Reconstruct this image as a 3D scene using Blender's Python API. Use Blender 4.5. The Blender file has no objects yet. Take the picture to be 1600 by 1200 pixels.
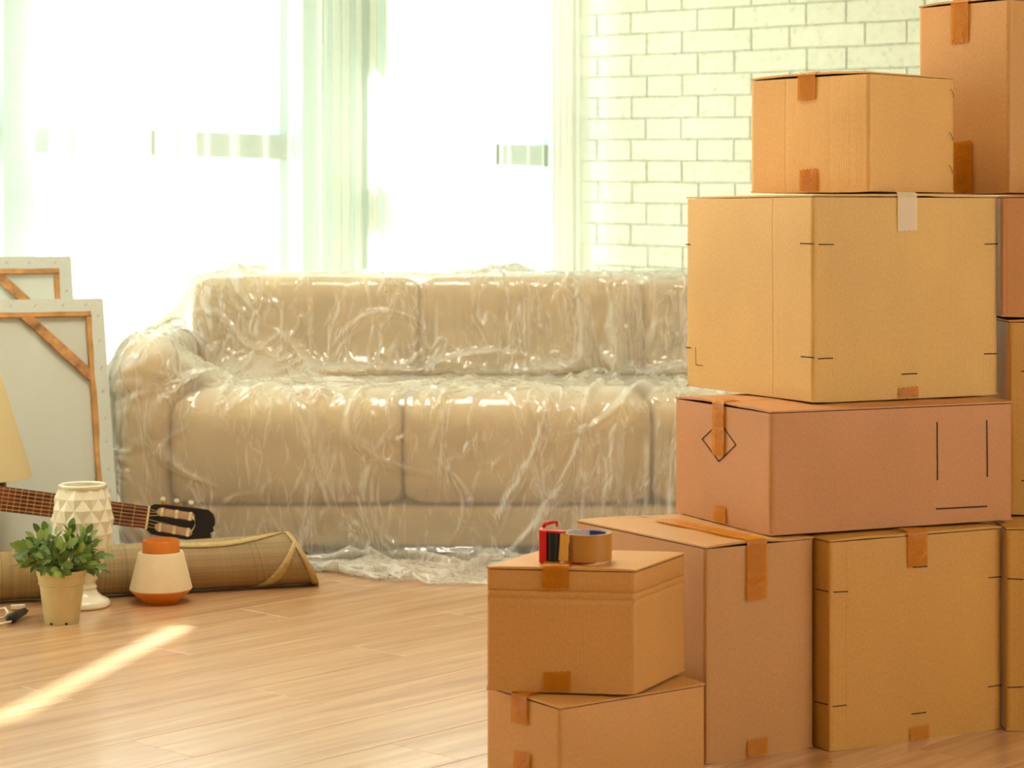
import bpy, bmesh, math, random
import numpy as np
from mathutils import Vector, Matrix
random.seed(7); rng = np.random.RandomState(7)
sc = bpy.context.scene
C = sc.collection
F = 3400.0; HV = 345.0                      # focal length in px and horizon row of the 1600x1200 frame, camera 1 m up

# ------------------------------------------------------------------ camera
cam = bpy.data.cameras.new('camera'); co = bpy.data.objects.new('camera', cam); C.objects.link(co)
co.location = (0, 0, 1.0); co.rotation_euler = (math.pi/2, 0, 0)
cam.sensor_width = 36.0; cam.lens = 36.0*F/1600.0
cam.shift_x = 0.0; cam.shift_y = -(600.0-HV)/1600.0
cam.clip_end = 500
cam.dof.use_dof = True; cam.dof.focus_distance = 4.7; cam.dof.aperture_fstop = 5.6
sc.camera = co

# ------------------------------------------------------------------ light
w = bpy.data.worlds.new('sky'); sc.world = w; w.use_nodes = True
bg = w.node_tree.nodes['Background']
bg.inputs[0].default_value = (1.0, 1.0, 0.975, 1); bg.inputs[1].default_value = 4.3
SUN_DIR = Vector((-0.205, -0.979, -0.50)).normalized()     # low sun beyond the window
sl = bpy.data.lights.new('sun', 'SUN'); so = bpy.data.objects.new('sun', sl); C.objects.link(so)
sl.energy = 46.0; sl.angle = math.radians(0.6); sl.color = (1.0, 0.96, 0.89)
so.rotation_euler = SUN_DIR.to_track_quat('-Z', 'Y').to_euler(); so.location = (3, 14, 8)
al = bpy.data.lights.new('added_front_fill', 'AREA'); ao = bpy.data.objects.new('added_front_fill', al); C.objects.link(ao)  # unseen area lamp, added as front fill for the boxes
al.shape = 'RECTANGLE'; al.size = 1.6; al.size_y = 1.6; al.energy = 24; al.color = (1.0, 0.93, 0.78)
ao.location = (3.3, 0.2, 2.3)
ao.rotation_euler = (Vector((0.6, 4.3, 0.7))-ao.location).to_track_quat('-Z', 'Y').to_euler()
cl_ = bpy.data.lights.new('added_overhead_fill', 'AREA'); clo = bpy.data.objects.new('added_overhead_fill', cl_); C.objects.link(clo)  # unseen overhead lamp, added to brighten sofa, floor and box tops
cl_.shape = 'DISK'; cl_.size = 1.1; cl_.energy = 62; cl_.color = (1.0, 0.93, 0.80); clo.location = (-0.4, 5.0, 2.76)
vs = sc.view_settings
vs.view_transform = 'Standard'; vs.look = 'None'; vs.gamma = 1.0; vs.use_curve_mapping = False; vs.exposure = -0.64
sc.cycles.max_bounces = 10; sc.cycles.diffuse_bounces = 4; sc.cycles.glossy_bounces = 3
sc.cycles.transparent_max_bounces = 28; sc.cycles.transmission_bounces = 6
sc.cycles.caustics_reflective = False; sc.cycles.sample_clamp_indirect = 6.0

# ------------------------------------------------------------------ helpers
def srgb(r, g, b):
    f = lambda c: (c/255/12.92) if c/255 <= 0.04045 else ((c/255+0.055)/1.055)**2.4
    return (f(r), f(g), f(b), 1.0)
def mk(name, V, Fc, mat=None, parent=None, smooth=False, uv=None, auto=None):
    me = bpy.data.meshes.new(name)
    me.from_pydata([tuple(v) for v in V], [], [tuple(int(i) for i in f) for f in Fc])
    if uv is not None:
        l = me.uv_layers.new(name='UVMap')
        li = np.empty(len(me.loops), dtype=np.int32); me.loops.foreach_get('vertex_index', li)
        l.data.foreach_set('uv', np.asarray(uv, dtype=np.float32)[li].ravel())
    if smooth:
        me.polygons.foreach_set('use_smooth', [True]*len(me.polygons))
    if auto: me.set_sharp_from_angle(angle=math.radians(auto))
    if mat: me.materials.append(mat)
    me.update()
    o = bpy.data.objects.new(name, me); C.objects.link(o)
    if parent: o.parent = parent
    return o
def tag(o, label=None, cat=None, group=None, kind=None):
    if label: o['label'] = label
    if cat: o['category'] = cat
    if group: o['group'] = group
    if kind: o['kind'] = kind
    return o
def empty(name, loc=(0, 0, 0), label=None, cat=None, group=None, rz=0):
    o = bpy.data.objects.new(name, None); C.objects.link(o); o.empty_display_size = 0.1
    o.location = loc; o.rotation_euler = (0, 0, rz); return tag(o, label, cat, group)
class MB:
    def __init__(s): s.v = []; s.f = []
    def add(s, V, Fc):
        n = len(s.v); s.v += [tuple(v) for v in V]; s.f += [tuple(i+n for i in f) for f in Fc]; return s
    def box(s, c, e1, e2, e3):       # centre and three half-axis vectors
        c, e1, e2, e3 = map(Vector, (c, e1, e2, e3))
        V = [c+a*e1+b*e2+d*e3 for d in (-1, 1) for b in (-1, 1) for a in (-1, 1)]
        return s.add(V, [(0, 2, 3, 1), (4, 5, 7, 6), (0, 1, 5, 4), (2, 6, 7, 3), (0, 4, 6, 2), (1, 3, 7, 5)])
    def tube(s, pts, r, n=8, cap=True):
        pts = [Vector(p) for p in pts]; rr = r if hasattr(r, '__len__') else [r]*len(pts)
        V = []; Fc = []; up = Vector((0.13, 0.21, 0.97))
        for i, p in enumerate(pts):
            d = (pts[min(i+1, len(pts)-1)]-pts[max(i-1, 0)]).normalized()
            a = d.cross(up)
            if a.length < 1e-3: a = d.cross(Vector((1, 0, 0)))
            a.normalize(); b = d.cross(a)
            for k in range(n):
                t = 2*math.pi*k/n; V.append(p+(a*math.cos(t)+b*math.sin(t))*rr[i])
        for i in range(len(pts)-1):
            for k in range(n):
                Fc.append((i*n+k, i*n+(k+1) % n, (i+1)*n+(k+1) % n, (i+1)*n+k))
        if cap: Fc += [tuple(range(n))[::-1], tuple(range((len(pts)-1)*n, len(pts)*n))]
        return s.add(V, Fc)
    def prism(s, poly, c, e1, e2, e3, t):   # polygon in the e1,e2 plane, thickness t along e3
        c, e1, e2, e3 = map(Vector, (c, e1, e2, e3)); n = len(poly)
        V = [c+e1*a+e2*b for a, b in poly]+[c+e1*a+e2*b+e3*t for a, b in poly]
        return s.add(V, [tuple(range(n))[::-1], tuple(range(n, 2*n))]+[(i, (i+1) % n, n+(i+1) % n, n+i) for i in range(n)])
    def build(s, name, mat, parent=None, smooth=False, auto=None, bevel=0, seg=2):
        o = mk(name, s.v, s.f, mat, parent, smooth, auto=auto)
        bm = bmesh.new(); bm.from_mesh(o.data); bmesh.ops.recalc_face_normals(bm, faces=bm.faces)
        if bevel: bmesh.ops.bevel(bm, geom=bm.edges[:], offset=bevel, segments=seg, affect='EDGES', profile=0.6)
        bm.to_mesh(o.data); bm.free()
        if smooth: o.data.polygons.foreach_set('use_smooth', [True]*len(o.data.polygons))
        if auto: o.data.set_sharp_from_angle(angle=math.radians(auto))
        return o
def lathe(name, prof, mat, parent, n=48, c=(0, 0, 0), smooth=True, auto=40, cap=False):
    V = []; Fc = []
    for r, z in prof:
        for k in range(n):
            t = 2*math.pi*k/n; V.append((c[0]+r*math.cos(t), c[1]+r*math.sin(t), c[2]+z))
    for i in range(len(prof)-1):
        for k in range(n): Fc.append((i*n+k, i*n+(k+1) % n, (i+1)*n+(k+1) % n, (i+1)*n+k))
    if cap: Fc += [tuple(range(n))[::-1], tuple(range((len(prof)-1)*n, len(prof)*n))]
    return mk(name, V, Fc, mat, parent, smooth, auto=auto)
def fpt(u, v, z=0.0):                # a point of the place at height z, from where the lens sees it
    Y = (1-z)*F/(v-HV); return Vector(((u-800)/F*Y, Y, z))

# ------------------------------------------------------------------ material helpers
def newmat(name):
    m = bpy.data.materials.new(name); m.use_nodes = True
    nt = m.node_tree; return m, nt, nt.nodes['Principled BSDF'], nt.nodes['Material Output']
def N(nt, t, **k):
    n = nt.nodes.new(t)
    for a, b in k.items():
        if a.startswith('i_'): n.inputs[int(a[2:]) if a[2:].isdigit() else a[2:].replace('_', ' ')].default_value = b
        else: setattr(n, a, b)
    return n
def ramp(nt, stops):
    r = nt.nodes.new('ShaderNodeValToRGB'); e = r.color_ramp.elements
    while len(e) < len(stops): e.new(0.5)
    for x, (p, c) in zip(e, stops): x.position = p; x.color = c
    return r
def simple(name, col, rough=0.6, noise=0.06, scale=30, bump=0.0, spec=0.4, metal=0.0, bscale=None):
    m, nt, p, out = newmat(name); L = nt.links.new
    tc = N(nt, 'ShaderNodeTexCoord'); no = N(nt, 'ShaderNodeTexNoise'); no.inputs['Scale'].default_value = scale; no.inputs['Detail'].default_value = 4
    L(tc.outputs['Object'], no.inputs['Vector'])
    lo = tuple(max(0, c*(1-noise*2)) for c in col[:3])+(1,); hi = tuple(min(1, c*(1+noise*1.2)) for c in col[:3])+(1,)
    r = ramp(nt, [(0.3, lo), (0.7, hi)]); L(no.outputs['Fac'], r.inputs[0]); L(r.outputs[0], p.inputs['Base Color'])
    p.inputs['Roughness'].default_value = rough; p.inputs['Specular IOR Level'].default_value = spec; p.inputs['Metallic'].default_value = metal
    if bump:
        n2 = N(nt, 'ShaderNodeTexNoise'); n2.inputs['Scale'].default_value = bscale or scale*4; n2.inputs['Detail'].default_value = 3
        L(tc.outputs['Object'], n2.inputs['Vector'])
        b = N(nt, 'ShaderNodeBump'); b.inputs['Strength'].default_value = bump; b.inputs['Distance'].default_value = 0.01
        L(n2.outputs['Fac'], b.inputs['Height']); L(b.outputs[0], p.inputs['Normal'])
    return m
def carton_mat(name, col, corr=0.12):
    m, nt, p, out = newmat(name); L = nt.links.new
    uv = N(nt, 'ShaderNodeUVMap'); sx = N(nt, 'ShaderNodeSeparateXYZ'); L(uv.outputs[0], sx.inputs[0])
    mp = N(nt, 'ShaderNodeMapping'); mp.inputs['Scale'].default_value = (1, 0.55, 1); L(uv.outputs[0], mp.inputs[0])
    n1 = N(nt, 'ShaderNodeTexNoise'); n1.inputs['Scale'].default_value = 260; n1.inputs['Detail'].default_value = 5; n1.inputs['Roughness'].default_value = 0.7
    n2 = N(nt, 'ShaderNodeTexNoise'); n2.inputs['Scale'].default_value = 5; n2.inputs['Detail'].default_value = 3
    L(mp.outputs[0], n1.inputs['Vector']); L(mp.outputs[0], n2.inputs['Vector'])
    mx = N(nt, 'ShaderNodeMath', operation='MULTIPLY_ADD'); mx.inputs[1].default_value = 0.45; L(n2.outputs[0], mx.inputs[0]); L(n1.outputs[0], mx.inputs[2])
    c = col[:3]
    r = ramp(nt, [(0.42, tuple(x*0.82 for x in c)+(1,)), (0.72, c+(1,)), (0.98, tuple(min(1, x*1.14) for x in c)+(1,))])
    L(mx.outputs[0], r.inputs[0])
    wv = N(nt, 'ShaderNodeMath', operation='SINE'); ml = N(nt, 'ShaderNodeMath', operation='MULTIPLY'); ml.inputs[1].default_value = 2*math.pi/0.0062
    L(sx.outputs[0], ml.inputs[0]); L(ml.outputs[0], wv.inputs[0])
    mc = N(nt, 'ShaderNodeMixRGB', blend_type='MULTIPLY'); 
    mr = N(nt, 'ShaderNodeMapRange'); mr.inputs[1].default_value = -1; mr.inputs[2].default_value = 1; mr.inputs[3].default_value = 1-corr*0.35; mr.inputs[4].default_value = 1
    L(wv.outputs[0], mr.inputs[0]); mc.inputs[0].default_value = 1; L(r.outputs[0], mc.inputs[1]); L(mr.outputs[0], mc.inputs[2])
    L(mc.outputs[0], p.inputs['Base Color'])
    p.inputs['Roughness'].default_value = 0.5; p.inputs['Specular IOR Level'].default_value = 0.5
    b = N(nt, 'ShaderNodeBump'); b.inputs['Strength'].default_value = corr*1.6; b.inputs['Distance'].default_value = 0.0006
    L(wv.outputs[0], b.inputs['Height'])
    b2 = N(nt, 'ShaderNodeBump'); b2.inputs['Strength'].default_value = 0.25; b2.inputs['Distance'].default_value = 0.004
    n3 = N(nt, 'ShaderNodeTexNoise'); n3.inputs['Scale'].default_value = 9; L(mp.outputs[0], n3.inputs['Vector']); L(n3.outputs[0], b2.inputs['Height'])
    L(b.outputs[0], b2.inputs['Normal']); L(b2.outputs[0], p.inputs['Normal'])
    return m
def film(name, tint, body, fac, rough=0.15, bump=0.4, bscale=60, gl=1.0, translucent=0.5, dist=0.01, stretch=None):
    """thin clear film: clear part, a milky part that scatters, and a glossy skin"""
    m, nt, p, out = newmat(name); L = nt.links.new; nt.nodes.remove(p)
    tc = N(nt, 'ShaderNodeTexCoord'); no = N(nt, 'ShaderNodeTexNoise'); no.inputs['Scale'].default_value = bscale; no.inputs['Detail'].default_value = 4; no.inputs['Distortion'].default_value = 0.6
    mp = N(nt, 'ShaderNodeMapping')
    if stretch: mp.inputs['Scale'].default_value = stretch; mp.inputs['Rotation'].default_value = (0, 0.5, 0)
    L(tc.outputs['Object'], mp.inputs[0]); L(mp.outputs[0], no.inputs['Vector'])
    b = N(nt, 'ShaderNodeBump'); b.inputs['Strength'].default_value = bump; b.inputs['Distance'].default_value = dist; L(no.outputs[0], b.inputs['Height'])
    tr = N(nt, 'ShaderNodeBsdfTransparent'); tr.inputs[0].default_value = tint
    di = N(nt, 'ShaderNodeBsdfDiffuse'); di.inputs[0].default_value = body; L(b.outputs[0], di.inputs['Normal'])
    tl = N(nt, 'ShaderNodeBsdfTranslucent'); tl.inputs[0].default_value = body; L(b.outputs[0], tl.inputs['Normal'])
    m1 = N(nt, 'ShaderNodeMixShader'); m1.inputs[0].default_value = translucent; L(di.outputs[0], m1.inputs[1]); L(tl.outputs[0], m1.inputs[2])
    lw = N(nt, 'ShaderNodeLayerWeight'); lw.inputs[0].default_value = 0.35
    mr = N(nt, 'ShaderNodeMapRange'); mr.inputs[3].default_value = fac; mr.inputs[4].default_value = min(1, fac*2.9)
    L(lw.outputs['Facing'], mr.inputs[0])
    m2 = N(nt, 'ShaderNodeMixShader'); L(mr.outputs[0], m2.inputs[0]); L(tr.outputs[0], m2.inputs[1]); L(m1.outputs[0], m2.inputs[2])
    gs = N(nt, 'ShaderNodeBsdfGlossy'); gs.inputs['Roughness'].default_value = rough; L(b.outputs[0], gs.inputs['Normal'])
    lf = N(nt, 'ShaderNodeLayerWeight'); lf.inputs[0].default_value = 0.5; L(b.outputs[0], lf.inputs['Normal'])
    p5 = N(nt, 'ShaderNodeMath', operation='POWER'); p5.inputs[1].default_value = 4.0; L(lf.outputs['Facing'], p5.inputs[0])
    fr = N(nt, 'ShaderNodeMath', operation='MULTIPLY_ADD'); fr.inputs[1].default_value = 0.95; fr.inputs[2].default_value = 0.05; L(p5.outputs[0], fr.inputs[0])
    mg = N(nt, 'ShaderNodeMath', operation='MULTIPLY', use_clamp=True); mg.inputs[1].default_value = gl; L(fr.outputs[0], mg.inputs[0])
    m3 = N(nt, 'ShaderNodeMixShader'); L(mg.outputs[0], m3.inputs[0]); L(m2.outputs[0], m3.inputs[1]); L(gs.outputs[0], m3.inputs[2])
    L(m3.outputs[0], out.inputs[0]); return m
M = {}
M['white'] = simple('white_paint', srgb(238, 240, 228), 0.6)
M['ceiling'] = simple('ceiling_paint', srgb(240, 240, 232), 0.8)
M['bluewhite'] = simple('pale_blue_paint', srgb(212, 238, 240), 0.5, noise=0.02)
M['framegrey'] = simple('window_frame_paint', srgb(176, 190, 182), 0.5, noise=0.02)
M['tape'] = film('brown_packing_tape', (0.96, 0.68, 0.16, 1), srgb(214, 134, 16), 0.58, rough=0.2, bump=0.9, bscale=38, translucent=0.1, gl=0.5, dist=0.004)
M['tapepale'] = film('pale_packing_tape', (0.97, 0.9, 0.7, 1), srgb(250, 232, 190), 0.5, rough=0.3, bump=0.3, bscale=45, translucent=0.1, dist=0.003)  # whitish strip, paler than the brown tape
M['mark'] = simple('black_print', srgb(52, 34, 24), 0.8)
M['edge'] = simple('corrugated_edge', srgb(120, 82, 48), 0.9, noise=0.25, scale=220)

# ------------------------------------------------------------------ walls, window, floor
A = Vector((-0.682, -0.7314, 0)); NB = Vector((0.7314, -0.682, 0)); COR = Vector((0.288, 9.5, 0)); UP = Vector((0, 0, 1))
def ws(s, d=0.0, z=0.0): return COR + A*s + NB*d + UP*z     # window wall: s leftwards from the corner, d into the room
def wb(t, d=0.0, z=0.0): return COR + NB*t + A*d + UP*z     # brick wall: t along, d into the room
def st(name, mb, mat, **k): o = mb.build(name, mat, **k); tag(o, kind='structure'); return o
ZC = 2.8
RY = -2.4
def seg_wall(nm, a, b, z0, z1, parent=None):
    a = Vector(a); b = Vector(b); e = (b-a)/2; n = Vector((e.y, -e.x, 0)).normalized()*0.06
    o = MB().box((a+b)/2+UP*(z0+z1)/2, e, n, UP*(z1-z0)/2).build(nm, M['white'], parent); o['kind'] = 'structure' if parent is None else ''
    if parent: del o['kind']
    return o
PR = wb(5.0); PL = ws(6.1)
wf = seg_wall('wall_front', (PL.x-0.2, RY, 0), (PR.x+0.2, RY, 0), 0, ZC)
wr = seg_wall('wall_right', (PR.x, PR.y, 0), (PR.x, 3.2, 0), 0, ZC)
seg_wall('wall_piece', (PR.x, 0.4, 0), (PR.x, RY, 0), 0, ZC, wr)
seg_wall('wall_piece', (PR.x, 3.2, 0), (PR.x, 0.4, 0), 2.5, ZC, wr)
seg_wall('wall_piece', (PR.x, 3.2, 0), (PR.x, 0.4, 0), 0, 0.3, wr)
wl2 = seg_wall('wall_side', (PL.x, PL.y, 0), (PL.x, RY, 0), 0, ZC)
_cp = [ws(-0.15, -0.2), ws(6.1, -0.2), Vector((PL.x-0.2, RY, 0)), Vector((PR.x+0.2, RY, 0)), wb(5.0, -0.1)+Vector((0.2, 0, 0)), ws(-0.15, -0.2)][:5]
o = st('ceiling', MB().prism([(p.x, p.y) for p in _cp], (0, 0, ZC), (1, 0, 0), (0, 1, 0), (0, 0, 1), 0.1), M['ceiling'])
# window wall pieces: end strip with wallpaper, lintel, sill, column
mb = MB()
mb.box(ws(3.0, -0.15, ZC-0.04), A*3.0, NB*0.1, UP*0.05)
mb.box(ws(6.05, -0.15, ZC/2), A*0.05, NB*0.1, UP*ZC/2)
mb.box(ws(2.3, -0.15, 0.12), A*2.3, NB*0.1, UP*0.12)
wall_left = st('wall_left', mb, M['white'])
mcol = MB().box(ws(1.392, -0.10, ZC/2), A*0.224, NB*0.12, UP*(ZC/2))
o = mcol.build('column', M['bluewhite'], wall_left, bevel=0.004)
mcol = MB().box(ws(1.29, 0.035, ZC/2), A*0.02, NB*0.02, UP*(ZC/2)); mcol.build('trim_strip', M['framegrey'], wall_left)
# windows
M['glass'] = film('window_glass', (0.97, 1.0, 0.98, 1), (0.9, 0.95, 0.93, 1), 0.01, rough=0.02, bump=0.0, translucent=0.5, gl=0.8)
def window(name, s0, s1):
    root = empty(name, ws((s0+s1)/2)); tag(root, kind='structure')
    inv = Matrix.Translation(-root.location)
    def part(nm, mb, mat, **k):
        o = mb.build(nm, mat, root, **k); o.data.transform(inv); return o
    sm, hs = (s0+s1)/2, (s1-s0)/2
    for s in (s0+0.022, s1-0.022): part('window_jamb', MB().box(ws(s, -0.10, 1.47), A*0.022, NB*0.04, UP*1.25), M['bluewhite'], bevel=0.003)
    part('transom', MB().box(ws(sm, -0.09, 1.282), A*hs, NB*0.05, UP*0.046), M['framegrey'], bevel=0.003)
    part('bottom_rail', MB().box(ws(sm, -0.10, 0.27), A*hs, NB*0.04, UP*0.04), M['framegrey'], bevel=0.003)
    part('top_rail', MB().box(ws(sm, -0.10, 2.72), A*hs, NB*0.04, UP*0.03), M['framegrey'], bevel=0.003)
    for z, h in ((0.77, 0.47), (2.01, 0.69)): part('pane', MB().box(ws(sm, -0.11, z), A*(hs-0.03), NB*0.004, UP*h), M['glass'])
    return root
w1 = window('window_1', 0.06, 1.168); w2 = window('window_2', 1.617, 2.83); w3 = window('window_3', 2.95, 6.0)
st('wall_mullion', MB().box(ws(2.89, -0.06, ZC/2), A*0.062, NB*0.08, UP*ZC/2), M['bluewhite'])
# added blinds, placed to block the sun and leave one stripe on the floor
mb_ = film('sun_blind_fabric', (1, 1, 1, 1), srgb(246, 246, 236), 1.0, rough=0.8, bump=0.0, gl=0.02, translucent=0.8)
for i, (s0, s1, z0, lab) in enumerate(((0.44, 1.16, 1.78, 'added white blind cutting the sun on the window next to the brick wall'),
                                  (1.63, 2.82, 1.96, 'added white blind cutting the sun on the wide window left of the column'))):
    root = empty('added_sun_blind', ws((s0+s1)/2, -0.045, z0), lab, 'blind', 'added sun-cutting blinds in the windows'); inv = Matrix.Translation(-root.location)
    for nm, m in (('sun_blind_cloth', MB().box(ws((s0+s1)/2, -0.045, (z0+2.66)/2), A*(s1-s0)/2, NB*0.002, UP*(2.66-z0)/2)),
                  ('sun_blind_bar', MB().box(ws((s0+s1)/2, -0.045, z0), A*(s1-s0)/2, NB*0.006, UP*0.01)),
                  ('sun_blind_tube', MB().tube([ws(s0, -0.045, 2.67), ws(s1, -0.045, 2.67)], 0.018, 12))):
        o = m.build(nm, mb_, root); o.data.transform(inv)
# brick wall: backing + bricks laid with the photograph's slight tilt
M['mortar'] = simple('brick_joint', srgb(224, 230, 210), 0.9, noise=0.12, scale=60)
def brick_mat():
    m, nt, p, out = newmat('whitewashed_brick'); L = nt.links.new
    tc = N(nt, 'ShaderNodeTexCoord'); oi = N(nt, 'ShaderNodeObjectInfo')
    n1 = N(nt, 'ShaderNodeTexNoise'); n1.inputs['Scale'].default_value = 28; n1.inputs['Detail'].default_value = 8; n1.inputs['Roughness'].default_value = 0.72
    L(tc.outputs['Object'], n1.inputs['Vector'])
    r = ramp(nt, [(0.30, srgb(204, 211, 192)), (0.42, srgb(238, 242, 226)), (0.6, srgb(244, 247, 234))]); L(n1.outputs[0], r.inputs[0])
    mx = N(nt, 'ShaderNodeMixRGB', blend_type='MULTIPLY'); mx.inputs[0].default_value = 1
    mr = N(nt, 'ShaderNodeMapRange'); mr.inputs[3].default_value = 0.95; mr.inputs[4].default_value = 1.0; L(oi.outputs['Random'], mr.inputs[0])
    L(r.outputs[0], mx.inputs[1]); L(mr.outputs[0], mx.inputs[2]); L(mx.outputs[0], p.inputs['Base Color']); p.inputs['Roughness'].default_value = 0.8
    p.inputs['Specular IOR Level'].default_value = 0.2
    b = N(nt, 'ShaderNodeBump'); b.inputs['Strength'].default_value = 0.5; b.inputs['Distance'].default_value = 0.006; L(n1.outputs[0], b.inputs['Height']); L(b.outputs[0], p.inputs['Normal'])
    return m
M['brick'] = brick_mat()
wall_back = st('wall_back', MB().box(wb(2.4, -0.06, ZC/2), NB*2.55, A*0.055, UP*ZC/2), M['mortar'])
CH = 0.0902; TL = 0.0208
def brick_on(frame, t0, t1, z0, z1, parent, root_off):
    """one worn brick face: an outline with wobbly edges, chamfered, standing proud of the joint"""
    n = 7 if t1-t0 > 0.25 else 5; pts = []
    jt = lambda a: random.uniform(-a, a)
    for i in range(n+1): pts.append((t0+(t1-t0)*i/n, z0+jt(0.0012)))
    pts.append((t1+jt(0.001), (z0+z1)/2))
    for i in range(n, -1, -1): pts.append((t0+(t1-t0)*i/n, z1+jt(0.0016)))
    pts.append((t0+jt(0.001), (z0+z1)/2))
    ct, cz = (t0+t1)/2, (z0+z1)/2; k = len(pts); pr = random.uniform(0.0015, 0.003)
    def q(t, z, d): return frame(t, d, z + 0.02 - TL*(t))
    V = [q(a, b, 0) for a, b in pts]
    for a, b in pts:
        V.append(q(a-math.copysign(0.0022, a-ct)*(1 if abs(a-ct) > (t1-t0)*0.45 else 0.2), b-math.copysign(0.003, b-cz)*(1 if abs(b-cz) > 0.01 else 0), pr))
    Fc = [(i, (i+1) % k, k+(i+1) % k, k+i) for i in range(k)]+[tuple(range(k, 2*k))]
    o = mk('brick', V, Fc, M['brick'], parent); return o
nb = 0
far = MB()
for row in range(31):
    z0 = row*CH - 0.02
    seq = []; t = -0.55 + (0.0 if row % 2 else -0.275) + 0.03 + random.uniform(-0.006, 0.006)
    while t < 4.9:
        seq.append((t, t+0.36)); seq.append((t+0.36, t+0.55)); t += 0.55
    for a, b in seq:
        a2, b2 = max(a, 0.0)+0.0022, min(b, 4.9)-0.0022
        if b2-a2 < 0.03: continue
        g = 0.0022
        if b2 < 2.75 and z0+CH < 2.12 and z0 > 0.30 and nb < 250:
            brick_on(wb, a2, b2, z0+g, z0+CH-g, wall_back, None); nb += 1
        elif z0 > -0.01 and z0+CH < 2.78:
            zz = 0.02-TL*(a2+b2)/2
            if z0+zz < 0: continue
            far.box(wb((a2+b2)/2, 0.0015, z0+CH/2+zz), NB*(b2-a2)/2, A*0.0035, UP*(CH/2-g))
o = far.build('brick', M['brick'], wall_back); o['kind'] = 'stuff'
# short wallpapered return on the window wall, beside the corner
ret = st('wall_return', MB().box(ws(0.03, -0.1, ZC/2), A*0.035, NB*0.095, UP*ZC/2), M['mortar'])
ws_ = lambda t, d, z: ws(t, d, z)
for row in range(5, 24):
    z0 = row*CH-0.02
    brick_on(ws_, 0.0, 0.06, z0+0.0035, z0+CH-0.0035, ret, None)
# wallpapered reveal between the corner and the window, seen beside the curtain edge
# floor
def wood_mat():
    m, nt, p, out = newmat('oak_laminate'); L = nt.links.new
    g = N(nt, 'ShaderNodeNewGeometry'); oi = N(nt, 'ShaderNodeObjectInfo')
    rot = N(nt, 'ShaderNodeVectorRotate', rotation_type='Z_AXIS'); rot.inputs['Angle'].default_value = -math.radians(47); L(g.outputs['Position'], rot.inputs['Vector'])
    ad = N(nt, 'ShaderNodeVectorMath', operation='MULTIPLY_ADD'); cm = N(nt, 'ShaderNodeCombineXYZ'); L(oi.outputs['Random'], cm.inputs[0]); L(oi.outputs['Random'], cm.inputs[1]); L(oi.outputs['Random'], cm.inputs[2])
    ad.inputs[1].default_value = (7, 0.0, 9); L(cm.outputs[0], ad.inputs[0]); L(rot.outputs[0], ad.inputs[2])
    mp = N(nt, 'ShaderNodeMapping'); mp.inputs['Scale'].default_value = (0.55, 9.0, 1.0); L(ad.outputs[0], mp.inputs[0])
    n1 = N(nt, 'ShaderNodeTexNoise'); n1.inputs['Scale'].default_value = 2.4; n1.inputs['Detail'].default_value = 7; n1.inputs['Roughness'].default_value = 0.62; n1.inputs['Distortion'].default_value = 0.5
    L(mp.outputs[0], n1.inputs['Vector'])
    mp2 = N(nt, 'ShaderNodeMapping'); mp2.inputs['Scale'].default_value = (2.0, 70.0, 1.0); L(ad.outputs[0], mp2.inputs[0])
    n2 = N(nt, 'ShaderNodeTexNoise'); n2.inputs['Scale'].default_value = 3; n2.inputs['Detail'].default_value = 3; L(mp2.outputs[0], n2.inputs['Vector'])
    r = ramp(nt, [(0.28, srgb(172, 120, 78)), (0.45, srgb(202, 152, 106)), (0.60, srgb(216, 172, 126)), (0.75, srgb(228, 188, 144))]); L(n1.outputs[0], r.inputs[0])
    r2 = ramp(nt, [(0.3, (0.86, 0.84, 0.82, 1)), (0.6, (1, 1, 1, 1))]); L(n2.outputs[0], r2.inputs[0])
    mx = N(nt, 'ShaderNodeMixRGB', blend_type='MULTIPLY'); mx.inputs[0].default_value = 0.8; L(r.outputs[0], mx.inputs[1]); L(r2.outputs[0], mx.inputs[2])
    L(mx.outputs[0], p.inputs['Base Color'])
    rr = N(nt, 'ShaderNodeMapRange'); rr.inputs[3].default_value = 0.42; rr.inputs[4].default_value = 0.30; L(n1.outputs[0], rr.inputs[0]); L(rr.outputs[0], p.inputs['Roughness'])
    p.inputs['Specular IOR Level'].default_value = 0.6; p.inputs['Coat Weight'].default_value = 1.0; p.inputs['Coat Roughness'].default_value = 0.21
    b = N(nt, 'ShaderNodeBump'); b.inputs['Strength'].default_value = 0.08; b.inputs['Distance'].default_value = 0.002; L(n2.outputs[0], b.inputs['Height']); L(b.outputs[0], p.inputs['Normal'])
    return m
M['wood'] = wood_mat()
PD = Vector((0.682, 0.7314, 0)); QD = Vector((-0.7314, 0.682, 0))
floor = st('floor', MB().box((0, 4, -0.06), (7, 0, 0), (0, 8, 0), (0, 0, 0.049)), M['mortar'])
pw, pl = 0.19, 1.25; joined = MB()
def plank(mb, p0, p1, q0, q1):
    g = 0.0005; c = 0.0012; p0 += g; p1 -= g; q0 += g; q1 -= g
    P = lambda a, b, z: PD*a+QD*b+UP*z
    V = [P(p0, q0, -0.011), P(p1, q0, -0.011), P(p1, q1, -0.011), P(p0, q1, -0.011),
         P(p0, q0, -c*0.6), P(p1, q0, -c*0.6), P(p1, q1, -c*0.6), P(p0, q1, -c*0.6),
         P(p0+c, q0+c, 0), P(p1-c, q0+c, 0), P(p1-c, q1-c, 0), P(p0+c, q1-c, 0)]
    mb.add(V, [(0, 1, 5, 4), (1, 2, 6, 5), (2, 3, 7, 6), (3, 0, 4, 7), (4, 5, 9, 8), (5, 6, 10, 9), (6, 7, 11, 10), (7, 4, 8, 11), (8, 9, 10, 11)])
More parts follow.
